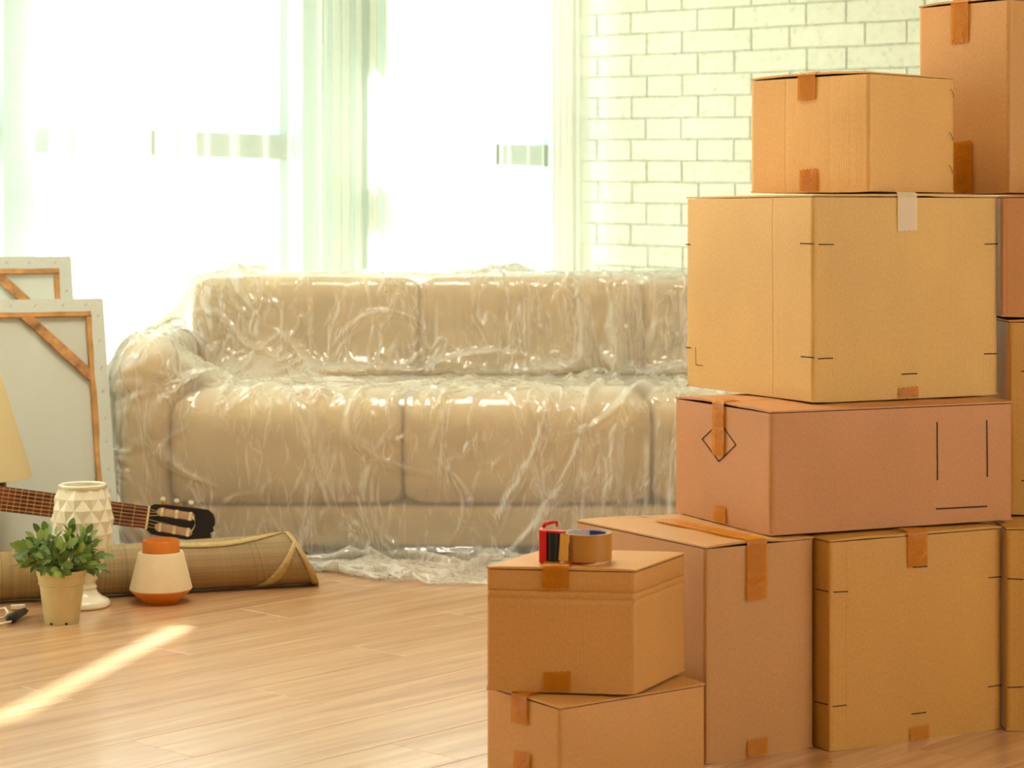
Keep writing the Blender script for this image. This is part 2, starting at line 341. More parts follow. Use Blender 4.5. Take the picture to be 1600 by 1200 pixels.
for r in range(-22, 35):
    q0 = r*pw-0.03
    off = (r*0.37 % 1)*pl
    for k in range(-6, 9):
        p0 = k*pl+off-0.3; p1 = p0+pl
        c = PD*((p0+p1)/2)+QD*(q0+pw/2)
        if q0+pw > 6.36: continue
        if c.x > 4.6 or c.x < -5 or c.y < -3.2 or (c-COR).dot(A) < -0.65: continue
        if 3.2 < c.y < 9.9 and abs(c.x) < 0.25*c.y+0.75:
            mb2 = MB(); plank(mb2, p0, p1, q0, q0+pw); mk('plank', mb2.v, mb2.f, M['wood'], floor)
        else: plank(joined, p0, p1, q0, q0+pw)
o = mk('plank', joined.v, joined.f, M['wood'], floor); o['kind'] = 'stuff'
# outside: pale towers far below and beyond
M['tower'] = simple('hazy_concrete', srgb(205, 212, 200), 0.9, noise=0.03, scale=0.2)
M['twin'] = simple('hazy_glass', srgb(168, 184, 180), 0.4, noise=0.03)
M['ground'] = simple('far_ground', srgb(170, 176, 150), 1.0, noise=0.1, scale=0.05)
o = MB().box((0, 160, -30.5), (150, 0, 0), (0, 145, 0), (0, 0, 0.5)).build('ground_outside', M['ground']); tag(o, kind='structure')
def tower(u0, u1, vtop, Y, lab, step=0):
    X0, X1 = (u0-800)/F*Y, (u1-800)/F*Y; zt = 1-(vtop-HV)/F*Y
    root = empty('tower_block', ((X0+X1)/2, Y, -30), lab, 'building', 'hazy towers beyond the window')
    h = zt+30; wd = (X1-X0)/2
    mb = MB().box((0, wd, h/2), (wd, 0, 0), (0, wd, 0), (0, 0, h/2))
    if step: mb.box((-wd*0.4, wd, h+step/2), (wd*0.5, 0, 0), (0, wd*0.5, 0), (0, 0, step/2))
    mb.build('tower_wall', M['tower'], root)
    n = max(3, int(h/3.4)); me = None
    for i in range(n-12 if n > 14 else 0, n):
        if me is None:
            o = MB().box((0, -0.04, 0), (wd*0.86, 0, 0), (0, 0.04, 0), (0, 0, 0.7)).build('window_band', M['twin'], root); me = o.data
        else:
            o = bpy.data.objects.new('window_band', me); C.objects.link(o); o.parent = root
        o.location = (0, 0, 1.7+i*h/n)
tower(603, 637, 292, 120, 'pale grey hazy tower seen through the sheer curtain right of the column', 1.2)
tower(408, 428, 345, 150, 'small hazy tower seen left of the grey blue column')
tower(430, 452, 330, 135, 'wider hazy tower just beside the grey blue column', 0.8)

# ------------------------------------------------------------------ curtains
def sheer(name, fac, col, tint=(1, 1, 0.985, 1), tls=0.75, gz=0.8):
    m, nt, p, out = newmat(name); L = nt.links.new; nt.nodes.remove(p)
    tr = N(nt, 'ShaderNodeBsdfTransparent'); tr.inputs[0].default_value = tint
    di = N(nt, 'ShaderNodeBsdfDiffuse'); di.inputs[0].default_value = col
    tl = N(nt, 'ShaderNodeBsdfTranslucent'); tl.inputs[0].default_value = col
    m1 = N(nt, 'ShaderNodeMixShader'); m1.inputs[0].default_value = tls; L(di.outputs[0], m1.inputs[1]); L(tl.outputs[0], m1.inputs[2])
    lw = N(nt, 'ShaderNodeLayerWeight'); lw.inputs[0].default_value = 0.5
    mr = N(nt, 'ShaderNodeMapRange'); mr.inputs[3].default_value = fac; mr.inputs[4].default_value = gz; L(lw.outputs['Facing'], mr.inputs[0])
    pw_ = N(nt, 'ShaderNodeMath', operation='POWER'); pw_.inputs[1].default_value = 2.2; L(lw.outputs['Facing'], pw_.inputs[0]); L(pw_.outputs[0], mr.inputs[0])
    m2 = N(nt, 'ShaderNodeMixShader'); L(mr.outputs[0], m2.inputs[0]); L(tr.outputs[0], m2.inputs[1]); L(m1.outputs[0], m2.inputs[2])
    L(m2.outputs[0], out.inputs[0]); return m
M['sheer'] = sheer('sheer_voile', 0.24, srgb(251, 253, 248))
M['sheer2'] = sheer('sheer_voile_dense', 0.62, srgb(248, 248, 240), tls=0.30, gz=0.97)
def curtain(s0, s1, lab, mat, amp=0.035, per=0.11, d0=0.16, seed=0, slant=0.0, gather=0.0):
    rs = np.random.RandomState(seed); n = int((s1-s0)/0.008); nz = 26
    ph = np.cumsum(0.008/per*2*np.pi*(0.5+rs.rand(n+1)*0.2+1.0*np.interp(np.arange(n+1), np.linspace(0, n, 9), rs.rand(9))))
    am = amp*np.interp(np.arange(n+1), np.linspace(0, n, 12), 0.35+rs.rand(12))
    V = []
    root = empty('sheer_curtain', ws((s0+s1)/2, d0, 0), lab, 'curtain', 'sheer curtains along the window wall')
    for j in range(nz+1):
        z = 0.03+(2.72-0.03)*j/nz; k = 1.15-0.35*j/nz
        for i in range(n+1):
            s = s0+(s1-s0)*i/n + slant*(1-z/2.7)*(i/n-0.5)*2
            p = ws(s, d0+am[i]*k*math.sin(ph[i]+0.25*math.sin(z*1.7+seed)), z) - root.location
            V.append(p)
    Fc = [(j*(n+1)+i, j*(n+1)+i+1, (j+1)*(n+1)+i+1, (j+1)*(n+1)+i) for j in range(nz) for i in range(n)]
    mk('curtain_cloth', V, Fc, mat, root, smooth=True)
    h = MB(); 
    V2 = [ws(s0+(s1-s0)*i/n, d0+am[i]*0.8*math.sin(ph[i]), zz)-root.location for zz in (2.70, 2.745) for i in range(0, n+1)]
    k = n+1
    mk('header_tape', V2, [(i, i+1, k+i+1, k+i) for i in range(k-1)], M['white'], root)
    return root
curtain(2.47, 2.86, 'narrow gathered sheer curtain at the far left beside the mullion', M['sheer2'], 0.035, 0.085, seed=1, slant=0.03)
curtain(1.645, 2.42, 'wide thin sheer curtain over the large window left of the column', M['sheer'], 0.02, 0.16, seed=2)
curtain(1.018, 1.62, 'gathered sheer curtain hanging in front of the grey blue column', M['sheer'], 0.035, 0.07, seed=3)
curtain(0.706, 1.017, 'thin sheer curtain over the window, just right of the column', M['sheer'], 0.02, 0.13, seed=5)
curtain(0.40, 0.668, 'thin narrow sheer curtain between two gaps, left of the dense one', M['sheer'], 0.015, 0.13, seed=9)
curtain(0.15, 0.36, 'dense gathered sheer curtain next to the brick wall', M['sheer2'], 0.03, 0.05, seed=6)
rail = MB().tube([ws(0.05, 0.16, 2.76), ws(4.5, 0.16, 2.76)], 0.012, 10).build('curtain_rail', M['white']); tag(rail, 'white curtain rail along the top of the window wall', 'curtain rail')

# ------------------------------------------------------------------ cardboard boxes
CM = {'yellow': carton_mat('yellow_kraft_board', srgb(220, 174, 92)[:3], 0.12), 'tan': carton_mat('tan_kraft_board', srgb(206, 150, 82)[:3], 0.04),
      'brown': carton_mat('brown_kraft_board', srgb(196, 142, 82)[:3], 0.06), 'pink': carton_mat('reddish_kraft_board', srgb(198, 136, 80)[:3], 0.05),
      'light': carton_mat('light_kraft_board', srgb(226, 174, 100)[:3], 0.06), 'gold': carton_mat('golden_kraft_board', srgb(202, 148, 66)[:3], 0.05)}
from mathutils import noise as mn
class Face:
    def __init__(s, P0, P1, z0, z1):
        s.P0 = Vector((P0[0], P0[1], 0)); e = Vector((P1[0], P1[1], 0))-s.P0; s.L = e.length; s.e = e.normalized()
        s.n = Vector((s.e.y, -s.e.x, 0)); s.z0 = z0; s.z1 = z1
    def px(s, u, v):       # where the sight line through a pixel meets this face: (along, z)
        d = Vector(((u-800)/F, 1, -(v-HV)/F)); o = Vector((0, 0, 1))
        t = (s.P0-o).dot(s.n)/d.dot(s.n); p = o+d*t; return ((p-s.P0).dot(s.e), p.z)
    def pt(s, a, z, off=0.0): return s.P0+s.e*a+s.n*off+UP*z
def carton(lab, quad, z0, z1, mat, seam='L', tapes=(), marks=(), creases=(), hcrease=(), group='stacked moving boxes', loose=1.0, ridge=()):
    near, right, back, left = [Vector((q[0], q[1], 0)) for q in quad]
    cen = (near+right+back+left)/4
    root = empty('cardboard_box', (cen.x, cen.y, z0), lab, 'box', group)
    inv = Matrix.Translation(-root.location)
    def fin(o): o.data.transform(inv); return o
    FR = Face(near, right, z0, z1); FL = Face(left, near, z0, z1)
    cols = [near, right, back, left]; seed = Vector((cen.x*13, cen.y*7, z0*31))
    # wall ring with rounded corners, soft bulges, pressed creases
    ring = []; dist = 0.0; r = 0.005
    crs = {0: [], 1: [], 2: [], 3: []}
    for f, u in creases:
        FF = FR if f == 'R' else FL; a, _ = FF.px(u, 400); crs[0 if f == 'R' else 3].append(a)
    for i in range(4):
        a, b = cols[i], cols[(i+1) % 4]; L_ = (b-a).length; e = (b-a).normalized(); nn = Vector((e.y, -e.x, 0))
        ss = set([r, L_-r]+list(np.linspace(r*2.2, L_-r*2.2, 15)))
        for c in crs[i]:
            for d in (-0.004, 0.0, 0.004): ss.add(c+d)
        prev = cols[i-1]; ep = (a-prev).normalized()
        # corner arc
        ring.append((a+(e*r-ep*r)*0.32, e, -1, dist))
        for s in sorted(ss):
            dent = -0.0005 if any(abs(s-c) < 1e-6 for c in crs[i]) else 0.0
            edge = min(1, min(s, L_-s)/0.05)
            ring.append((a+e*s+nn*dent, nn, edge, dist+s))
        dist += L_
    zs = [z0+0.0015, z0+0.006]+list(np.linspace(z0+0.02, z1-0.02, 9))+[z1-0.010, z1-0.006]
    for z in hcrease: zs += [z-0.006, z, z+0.006]
    zs = sorted(zs); V = []; UV = []; nr = len(ring)
    for z in zs:
        ez = min(1, min(z-z0, z1-z)/0.05); dent = -0.0028 if any(abs(z-h) < 1e-6 for h in hcrease) else 0
        for p, nn, edge, ds in ring:
            q = Vector((p.x, p.y, z))
            if edge >= 0:
                bul = (mn.noise(q*5+seed)*0.0035+0.0015)*ez*(0.2+0.8*edge)
                q += nn*(bul+dent+mn.noise(q*23)*0.0004)
            V.append(q); UV.append((ds+cen.x, z))
    Fc = [(j*nr+i, j*nr+(i+1) % nr, (j+1)*nr+(i+1) % nr, (j+1)*nr+i) for j in range(len(zs)-1) for i in range(nr)]
    fin(mk('body', V, Fc, mat, root, smooth=True, uv=UV, auto=32))
    # dark inner flaps just under the lid and above the bottom
    inner = MB(); pin = lambda q: cen+(q-cen)*0.985
    for zz in (z1-0.0085, z0+0.004): fin(MB().prism([(pin(q).x, pin(q).y) for q in cols], (0, 0, zz), (1, 0, 0), (0, 1, 0), (0, 0, 1), 0.002).build('inner_flap', M['edge'], root))
    # outer flaps: seam runs away from the taped face
    if seam == 'L': a0, a1, b0, b1 = left, near, back, right      # taped face left->near, seam goes towards back->right
    else: a0, a1, b0, b1 = near, right, left, back
    for up in (1, 0):
        for side in (0, 1):
            na, nb_ = 12, 5; V = []; UV = []
            lift = random.uniform(0.0005, 0.0022)*loose
            for lay in (0, 1):
                for i in range(na+1):
                    for j in range(nb_+1):
                        fa = i/na; fb = j/nb_*0.497 if side == 0 else 1-j/nb_*0.497
                        p = (a0+(a1-a0)*fb)*(1-fa)+(b0+(b1-b0)*fb)*fa
                        ed = (j/nb_); wob = (mn.noise(Vector((p.x*14, p.y*14, side*5+up*9+z0)))*0.0022+lift*0.8)*ed*(1 if up else 0.3); wob = max(-0.001, min(0.0034, wob*loose))
                        zz = (z1-0.0045+0.0045*lay+wob) if up else (z0+0.0045-0.0045*lay+(0 if lay else wob*0.3))
                        if j == 0: zz += (-0.0014*lay if up else 0.0014*lay)
                        V.append(Vector((p.x, p.y, zz))); UV.append((p.y*0.7+p.x, p.x*0.7-p.y))
            k = (na+1)*(nb_+1); Fc = []
            for i in range(na):
                for j in range(nb_):
                    q = (i*(nb_+1)+j, i*(nb_+1)+j+1, (i+1)*(nb_+1)+j+1, (i+1)*(nb_+1)+j)
                    Fc.append(q); Fc.append(tuple(x+k for x in q[::-1]))
            bd = [i*(nb_+1) for i in range(na+1)]+[na*(nb_+1)+j for j in range(1, nb_+1)]+[i*(nb_+1)+nb_ for i in range(na-1, -1, -1)]+[j for j in range(nb_-1, 0, -1)]
            for x, y in zip(bd, bd[1:]+bd[:1]): Fc.append((x, y, y+k, x+k))
            o = mk('top_flap' if up else 'bottom_flap', V, Fc, mat, root, uv=UV)
            bm = bmesh.new(); bm.from_mesh(o.data); bmesh.ops.recalc_face_normals(bm, faces=bm.faces); bm.to_mesh(o.data); bm.free()
            fin(o)
    # tapes: (face, u centre px, v end px, 'T'/'B', run over the top, material)
    for t in tapes:
        f, uc, vend, tb, run = t[:5]; mt = M[t[5]] if len(t) > 5 else M['tape']
        FF = FR if f == 'R' else FL
        a, ze = FF.px(uc, vend); hw = 0.0235
        inw = -FF.n; path = []
        if tb == 'T':
            nn_ = 8
            for i in range(nn_+1): path.append((0.0042, ze+(z1-0.006-ze)*i/nn_))
            path += [(0.0040, z1-0.001), (0.0022, z1+0.003), (-0.004, z1+0.0052)]
            m_ = max(2, int(run/0.02))
            for i in range(1, m_+1): path.append((-0.004-run*i/m_, z1+0.0050))
        else:
            for i in range(7): path.append((0.0042, ze+(z0+0.003-ze)*i/6))
        nx = 9; V = []
        for i, (off, z) in enumerate(path):
            for j in range(nx+1):
                x = -hw+2*hw*j/nx; q = FF.pt(a+x, z, off)
                wr = 0.0008*mn.noise(Vector((x*60, z*50+off*40, seed.x)))+0.0006*abs(mn.noise(Vector((x*130+z*70, z*20, seed.y))))
                q += (FF.n if off > 0 else UP)*max(-0.0004, wr)
                if i == 0: q += UP*((0.0022 if j % 2 else -0.0006)*(1 if tb == 'T' else -1))+UP*x*0.06
                V.append(q)
        Fc = [(i*(nx+1)+j, i*(nx+1)+j+1, (i+1)*(nx+1)+j+1, (i+1)*(nx+1)+j) for i in range(len(path)-1) for j in range(nx)]
        o = fin(mk('tape_strip', V, Fc, mt, root, smooth=True))
        if len(t) > 5: o['label'] = 'pale glossy tape strip'
    # printed marks: (face, [(u,v),(u,v)...], width)
    for f, pts, wd in marks:
        FF = FR if f == 'R' else FL
        P = [FF.px(*p) for p in pts]; mbk = MB()
        for (a, z), (a2, z2) in zip(P, P[1:]):
            d = Vector((a2-a, z2-z)); d.normalize(); pe = Vector((-d.y, d.x))*wd/2; ex = d*wd*0.4; m_ = max(1, int(math.hypot(a2-a, z2-z)/0.03))
            for k in range(m_):
                s0_, s1_ = k/m_, (k+1)/m_
                x0, y0, x1, y1 = a+(a2-a)*s0_, z+(z2-z)*s0_, a+(a2-a)*s1_, z+(z2-z)*s1_
                if k == 0: x0 -= ex.x; y0 -= ex.y
                if k == m_-1: x1 += ex.x; y1 += ex.y
                q = [(x0-pe.x, y0-pe.y), (x1-pe.x, y1-pe.y), (x1+pe.x, y1+pe.y), (x0+pe.x, y0+pe.y)]
                V = []
                for X_, Z_ in q:
                    pt = FF.pt(X_, Z_); ez = min(1, min(Z_-z0, z1-Z_)/0.05); edge = min(1, min(max(X_, 0), max(FF.L-X_, 0))/0.05)
                    bul = (mn.noise(pt*5+seed)*0.0035+0.0015)*max(ez, 0)*(0.2+0.8*edge)
                    V.append(pt+FF.n*(bul+0.0009))
                mbk.add(V, [(0, 1, 2, 3)])
        fin(mk('printed_line', mbk.v, mbk.f, M['mark'], root))
    root['_f'] = 1; del root['_f']
    return root, FR, FL, fin
def rect(near, al, wR, wL):
    a = math.radians(al); e = Vector((math.cos(a), math.sin(a))); g = Vector((-math.sin(a), math.cos(a))); n = Vector(near)
    return [n, n+e*wR, n+e*wR+g*wL, n+g*wL]
LW = 0.0022
# bottom row
carton('golden box on the floor with tape top centre, under the long reddish box', rect((0.5975, 4.096), 27, 0.411, 0.30), 0, 0.40, CM['gold'], 'R',
       tapes=[('R', 1432, 885, 'T', 0.03), ('R', 1436, 1134, 'B', 0)],
       marks=[('R', [(1302, 925), (1324, 924)], LW), ('L', [(1276, 920), (1295, 924.5)], LW), ('R', [(1301, 1104), (1322, 1101.5)], LW), ('L', [(1275, 1096), (1294, 1101)], LW),
              ('R', [(1425, 886), (1447, 884.5)], LW), ('R', [(1423, 1115.5), (1445, 1112.5)], LW), ('R', [(1544, 902.5), (1564, 901)], LW), ('R', [(1543, 1073), (1564, 1070)], LW)],
       creases=[('R', 1308), ('R', 1316), ('R', 1322)])
carton('tall brown box with long top tape, standing on the floor behind the small stack', [(0.3565, 4.0), (0.572, 4.128), (0.572-0.197, 4.128+0.32), (0.128, 4.36)], 0, 0.402, CM['brown'], 'R',
       tapes=[('R', 1181, 937, 'T', 0.30), ('R', 1182, 1153, 'B', 0)], loose=1.5)
carton('narrow golden box at the right picture edge on the floor, with two long printed lines', rect((0.968, 4.262), -1, 0.40, 0.36), 0, 0.40, CM['gold'], 'R',
       marks=[('R', [(1574, 904), (1598, 905)], LW), ('R', [(1574, 1074), (1598, 1073)], LW)], creases=[('R', 1583), ('R', 1590)])
# second level
carton('long reddish box with a printed diamond outline and corner lines', rect((0.488, 4.105), 24, 0.556, 0.379), 0.4045, 0.642, CM['pink'], 'L',
       tapes=[('L', 1124.5, 712, 'T', 0.03), ('L', 1127, 790, 'B', 0)],
       marks=[('L', [(1098, 686), (1125, 660), (1150, 695), (1124, 721), (1098, 686)], 0.0026), ('R', [(1464, 660), (1464.5, 749)], 0.0028), ('R', [(1541, 657), (1541.5, 744)], 0.0028),
              ('R', [(1463, 795), (1541, 791)], 0.003)], creases=[('R', 1300), ('R', 1312), ('R', 1322)], loose=1.6)
carton('dark golden box at the right picture edge, under the reddish box', rect((1.006, 4.405), 0, 0.40, 0.36), 0.4045, 0.80, CM['gold'], 'R',
       marks=[('R', [(1596, 580), (1600, 580)], LW), ('R', [(1596, 751), (1600, 751)], LW)])
# third level
carton('largest golden box in the middle of the stack, with short printed lines around it', rect((0.5834, 4.22), 26.7, 0.452, 0.47), 0.6465, 1.052, CM['yellow'], 'R',
       tapes=[('R', 1416, 361, 'T', 0.03, 'tapepale'), ('R', 1418, 604, 'B', 0)],
       marks=[('L', [(1072.5, 382), (1080, 382)], LW), ('L', [(1072.5, 543), (1080, 543.5)], LW), ('L', [(1088, 542), (1088.5, 570), (1100, 571.5)], 0.0014), ('L', [(1252, 380.5), (1273, 381)], LW), ('L', [(1252, 557), (1273, 559)], LW),
              ('L', [(1073, 603), (1076, 603), (1076, 599)], 0.0012),
              ('R', [(1279, 382), (1301, 382)], LW), ('R', [(1278, 560.5), (1300, 559.5)], LW), ('R', [(1538, 381.5), (1558, 381)], LW), ('R', [(1538, 553), (1558, 552.5)], LW), ('R', [(1408, 584.5), (1432, 583.5)], LW)],
       creases=[('L', 1208), ('L', 1219), ('R', 1291), ('R', 1300)], loose=1.2)
carton('reddish box at the right picture edge, beside the largest box', rect((0.992, 4.41), -1, 0.42, 0.36), 0.8045, 1.052, CM['pink'], 'R', creases=[('R', 1572)])
# top
carton('smaller box with three staples, standing on the largest box', rect((0.7152, 4.35), 42, 0.278, 0.317), 1.0575, 1.300, CM['light'], 'L',
       tapes=[('L', 1262, 157, 'T', 0.03), ('L', 1265, 264, 'B', 0)], creases=[('L', 1227), ('L', 1299), ('L', 1329)], loose=2.2)
carton('tallest narrow box at the top right corner of the stack, cut by the frame', rect((1.041, 4.55), 40, 0.30, 0.242), 1.0575, 1.468, CM['tan'], 'L',
       tapes=[('L', 1501, 68, 'T', 0.03), ('L', 1506, 220, 'B', 0)], loose=2.2)
# small stack in front
carton('low box at the bottom of the small front stack, cut by the lower frame', rect((0.0826, 3.745), 36, 0.330, 0.219), 0, 0.164, CM['tan'], 'L',
       tapes=[('L', 814, 1131, 'T', 0.05), ('L', 818, 1174, 'B', 0)], group='small front stack')
carton('front box carrying the red tape dispenser, turned on the low box', [(0.2166, 3.816), (0.319, 4.015), (0.057, 4.052), (-0.0453, 3.852)], 0.1685, 0.389, CM['tan'], 'L',
       tapes=[('L', 868.5, 921, 'T', 0.06), ('L', 871, 1048, 'B', 0)], hcrease=[0.347, 0.333], group='small front stack', loose=0.5)
# staples on the small top box (parts of it)
boxes = [o for o in bpy.data.objects if o.get('category') == 'box']
eb = [o for o in boxes if 'three staples' in o['label']][0]
FRe = Face(*[(q.x, q.y) for q in rect((0.7152, 4.35), 42, 0.278, 0.317)[:2]], 1.0575, 1.30)
M['steel'] = simple('dull_steel', srgb(90, 72, 52), 0.45, metal=0.6)
for (u0, v0, u1, v1) in ((1484, 140, 1488, 151), (1482, 207, 1487, 218), (1482, 259, 1486, 270)):
    a0, z0_ = FRe.px(u0, v0); a1, z1_ = FRe.px(u1, v1)
    o = MB().tube([FRe.pt(a0, z0_, 0.001), FRe.pt(a0, z0_, 0.0045), FRe.pt(a1, z1_, 0.0045), FRe.pt(a1, z1_, 0.001)], 0.0007, 5).build('staple', M['steel'], eb)
    o.data.transform(Matrix.Translation(-eb.location))

# ------------------------------------------------------------------ tape dispenser on the front box
ZT = 0.3905
dp = empty('tape_dispenser', (0.105, 3.90, ZT), 'red tape dispenser with a roll of brown tape on the front box', 'tape dispenser', rz=math.radians(-7))
M['red'] = simple('red_plastic', srgb(214, 26, 16), 0.3, noise=0.02)
M['black'] = simple('black_rubber', srgb(16, 14, 12), 0.45, noise=0.05)
M['tanroll'] = simple('tape_roll_side', srgb(186, 128, 52), 0.3, noise=0.04)
M['core'] = simple('paper_core', srgb(205, 195, 205), 0.7)
M['bluelabel'] = simple('blue_core_print', srgb(38, 82, 160), 0.6)
# local: x right, y away.   roll at right, dispenser head at left
RC = Vector((0.030, 0.0, 0.0)); RR = 0.044; hh = 0.048
o = lathe('tape_roll', [(0.0385, 0.004), (RR, 0.004), (RR, 0.004+hh), (0.0385, 0.004+hh)], M['tanroll'], dp, 56, RC, auto=40)
core = lathe('roll_core', [(0.0385, 0.0045), (0.0385, 0.0515), (0.0365, 0.0515), (0.0365, 0.0045), (0.0385, 0.0045)], M['core'], dp, 56, RC, auto=40)
V = []; nq = 10
for k in range(nq+1):
    t = math.radians(28+60*k/nq)
    for r_, z in ((0.0362, 0.049-0.030*(k/nq if k < nq*0.6 else 0.6)), (0.0362, 0.0500)): V.append((RC.x+r_*math.cos(t), RC.y+r_*math.sin(t), z))
mk('core_print', V, [(2*i, 2*i+2, 2*i+3, 2*i+1) for i in range(nq)], M['bluelabel'], core)
# red side plates, back plate with hook, blade edge
poly = [(-0.052, -0.030), (-0.018, -0.040), (0.024, -0.036), (0.045, -0.018), (0.046, 0.004), (0.020, 0.014), (-0.012, 0.020), (-0.050, 0.008)]
MB().prism(poly, (0, 0, 0.0005), (1, 0, 0), (0, 1, 0), (0, 0, 1), 0.0025).build('bottom_plate', M['red'], dp, bevel=0.0006)
poly = [(-0.052, -0.031), (-0.016, -0.041), (-0.004, -0.040), (-0.004, -0.030), (-0.020, -0.018), (-0.050, -0.012)]
MB().prism(poly, (0, 0, 0.055), (1, 0, 0), (0, 1, 0), (0, 0, 1), 0.0035).build('top_plate', M['red'], dp, bevel=0.0008)
MB().box((-0.0505, -0.010, 0.030), (0.003, 0, 0), (0, 0.0215, 0), (0, 0, 0.029)).build('back_plate', M['red'], dp, bevel=0.001)
MB().box((-0.046, -0.0335, 0.0295), (0.0065, -0.0019, 0), (0.0005, 0.0018, 0), (0, 0, 0.0285)).build('front_rib', M['red'], dp, bevel=0.0008)
hook = MB().tube([(-0.0505, 0.008, 0.059), (-0.047, 0.012, 0.064), (-0.036, 0.016, 0.0665), (-0.026, 0.018, 0.067)], [0.004, 0.0042, 0.0034, 0.0022], 8).build('hook', M['red'], dp, smooth=True)
MB().box((-0.026, 0.018, 0.0635), (0.0018, 0, 0), (0, 0.003, 0), (0, 0, 0.005)).build('hook', M['red'], dp, bevel=0.0006)
MB().tube([(-0.028, -0.027, 0.003), (-0.028, -0.027, 0.055)], 0.0125, 28).build('roller', M['black'], dp, smooth=True, auto=40)
# loose tongue of tape with a torn edge over the roller
V = []; nz = 18
for j in range(nz+1):
    z = 0.0065+0.0465*j/nz; e = random.uniform(-0.0012, 0.0014)
    for k in range(7):
        f = k/6; x = -0.0175+f*(0.0165+e)+0.003*(j/nz); y = -0.0405-0.0022*math.sin(f*2.2)
        V.append((x, y, z))
mk('tape_end', V, [(j*7+k, j*7+k+1, (j+1)*7+k+1, (j+1)*7+k) for j in range(nz) for k in range(6)], simple('tape_end', srgb(232, 172, 70), 0.35), dp, smooth=True)

# ------------------------------------------------------------------ sofa
M['sofa'] = simple('beige_sofa_fabric', srgb(234, 206, 158), 0.85, noise=0.08, scale=14, bump=0.2, bscale=300)
SF = 6.45
sofa = empty('sofa', (0, 6.9, 0), 'long beige three-seat sofa under crumpled plastic sheeting below the window', 'sofa')
sinv = Matrix.Translation((0, -6.9, 0))
def rbox(name, x0, x1, y0, y1, z0, z1, r, mat, parent, inv, n=10, puff=0.0):
    """upholstered block: rounded, slightly puffed"""
    bm = bmesh.new(); bmesh.ops.create_cube(bm, size=1.0)
    bmesh.ops.subdivide_edges(bm, edges=bm.edges[:], cuts=n, use_grid_fill=True)
    sx, sy, sz = x1-x0, y1-y0, z1-z0; c = Vector(((x0+x1)/2, (y0+y1)/2, (z0+z1)/2)); h = Vector((sx/2, sy/2, sz/2))
    for v in bm.verts:
        f = Vector((v.co.x*2, v.co.y*2, v.co.z*2))
        g = Vector([math.copysign(abs(t)**0.7, t) for t in f])
        p = Vector((g.x*h.x, g.y*h.y, g.z*h.z))
        rv = (min(r, 0.022), r, r) if sx > 0.5 and puff else (r, r, r)
        q = Vector([max(-h[i]+rv[i], min(h[i]-rv[i], p[i])) for i in range(3)]); d = Vector([(p[i]-q[i])/rv[i] for i in range(3)])
        if d.length > 1e-6: d.normalize(); p = q+Vector([d[i]*rv[i] for i in range(3)])
        pf = puff*max(0, 1-abs(f.x)**3)*max(0, 1-abs(f.y)**3)*max(0, 1-abs(f.z)**3) if puff else 0
        if puff:
            w_ = [(1-abs(f[(i+1) % 3])**2)*(1-abs(f[(i+2) % 3])**2) for i in range(3)]
            p += Vector([math.copysign(puff*max(0, w_[i]), f[i])*(abs(f[i]) > 0.98) for i in range(3)])
        v.co = c+p
    me = bpy.data.meshes.new(name); bm.to_mesh(me); bm.free(); me.materials.append(mat); me.transform(inv)
    me.polygons.foreach_set('use_smooth', [True]*len(me.polygons))
    o = bpy.data.objects.new(name, me); C.objects.link(o); o.parent = parent; return o
rbox('base', -1.02, 1.02, SF+0.01, 7.25, 0.03, 0.150, 0.015, M['sofa'], sofa, sinv)
xs = [-1.02, -0.326, 0.417, 1.02]
for a, b in zip(xs, xs[1:]):
    rbox('seat_cushion', a+0.002, b-0.002, SF, 7.06, 0.152, 0.475, 0.085, M['sofa'], sofa, sinv, puff=0.006)
for a, b in zip([-1.03, -0.30, 0.425], [-0.30, 0.425, 1.03]):
    rbox('back_cushion', a+0.002, b-0.002, 6.99, 7.20, 0.40, 0.812, 0.05, M['sofa'], sofa, sinv, puff=0.006)
rbox('back_frame', -1.02, 1.02, 7.16, 7.28, 0.03, 0.79, 0.03, M['sofa'], sofa, sinv)
for a, b in ((-1.17, -1.022), (1.022, 1.17)):
    rbox('armrest', a, b, SF-0.01, 7.25, 0.03, 0.635, 0.06, M['sofa'], sofa, sinv)
M['leg'] = simple('dark_wood', srgb(70, 45, 28), 0.5)
for x in (-1.08, 1.08, -0.02):
    for y in (6.52, 7.18): MB().box((x, y-6.9, 0.016), (0.025, 0, 0), (0, 0.025, 0), (0, 0, 0.016)).build('leg', M['leg'], sofa)

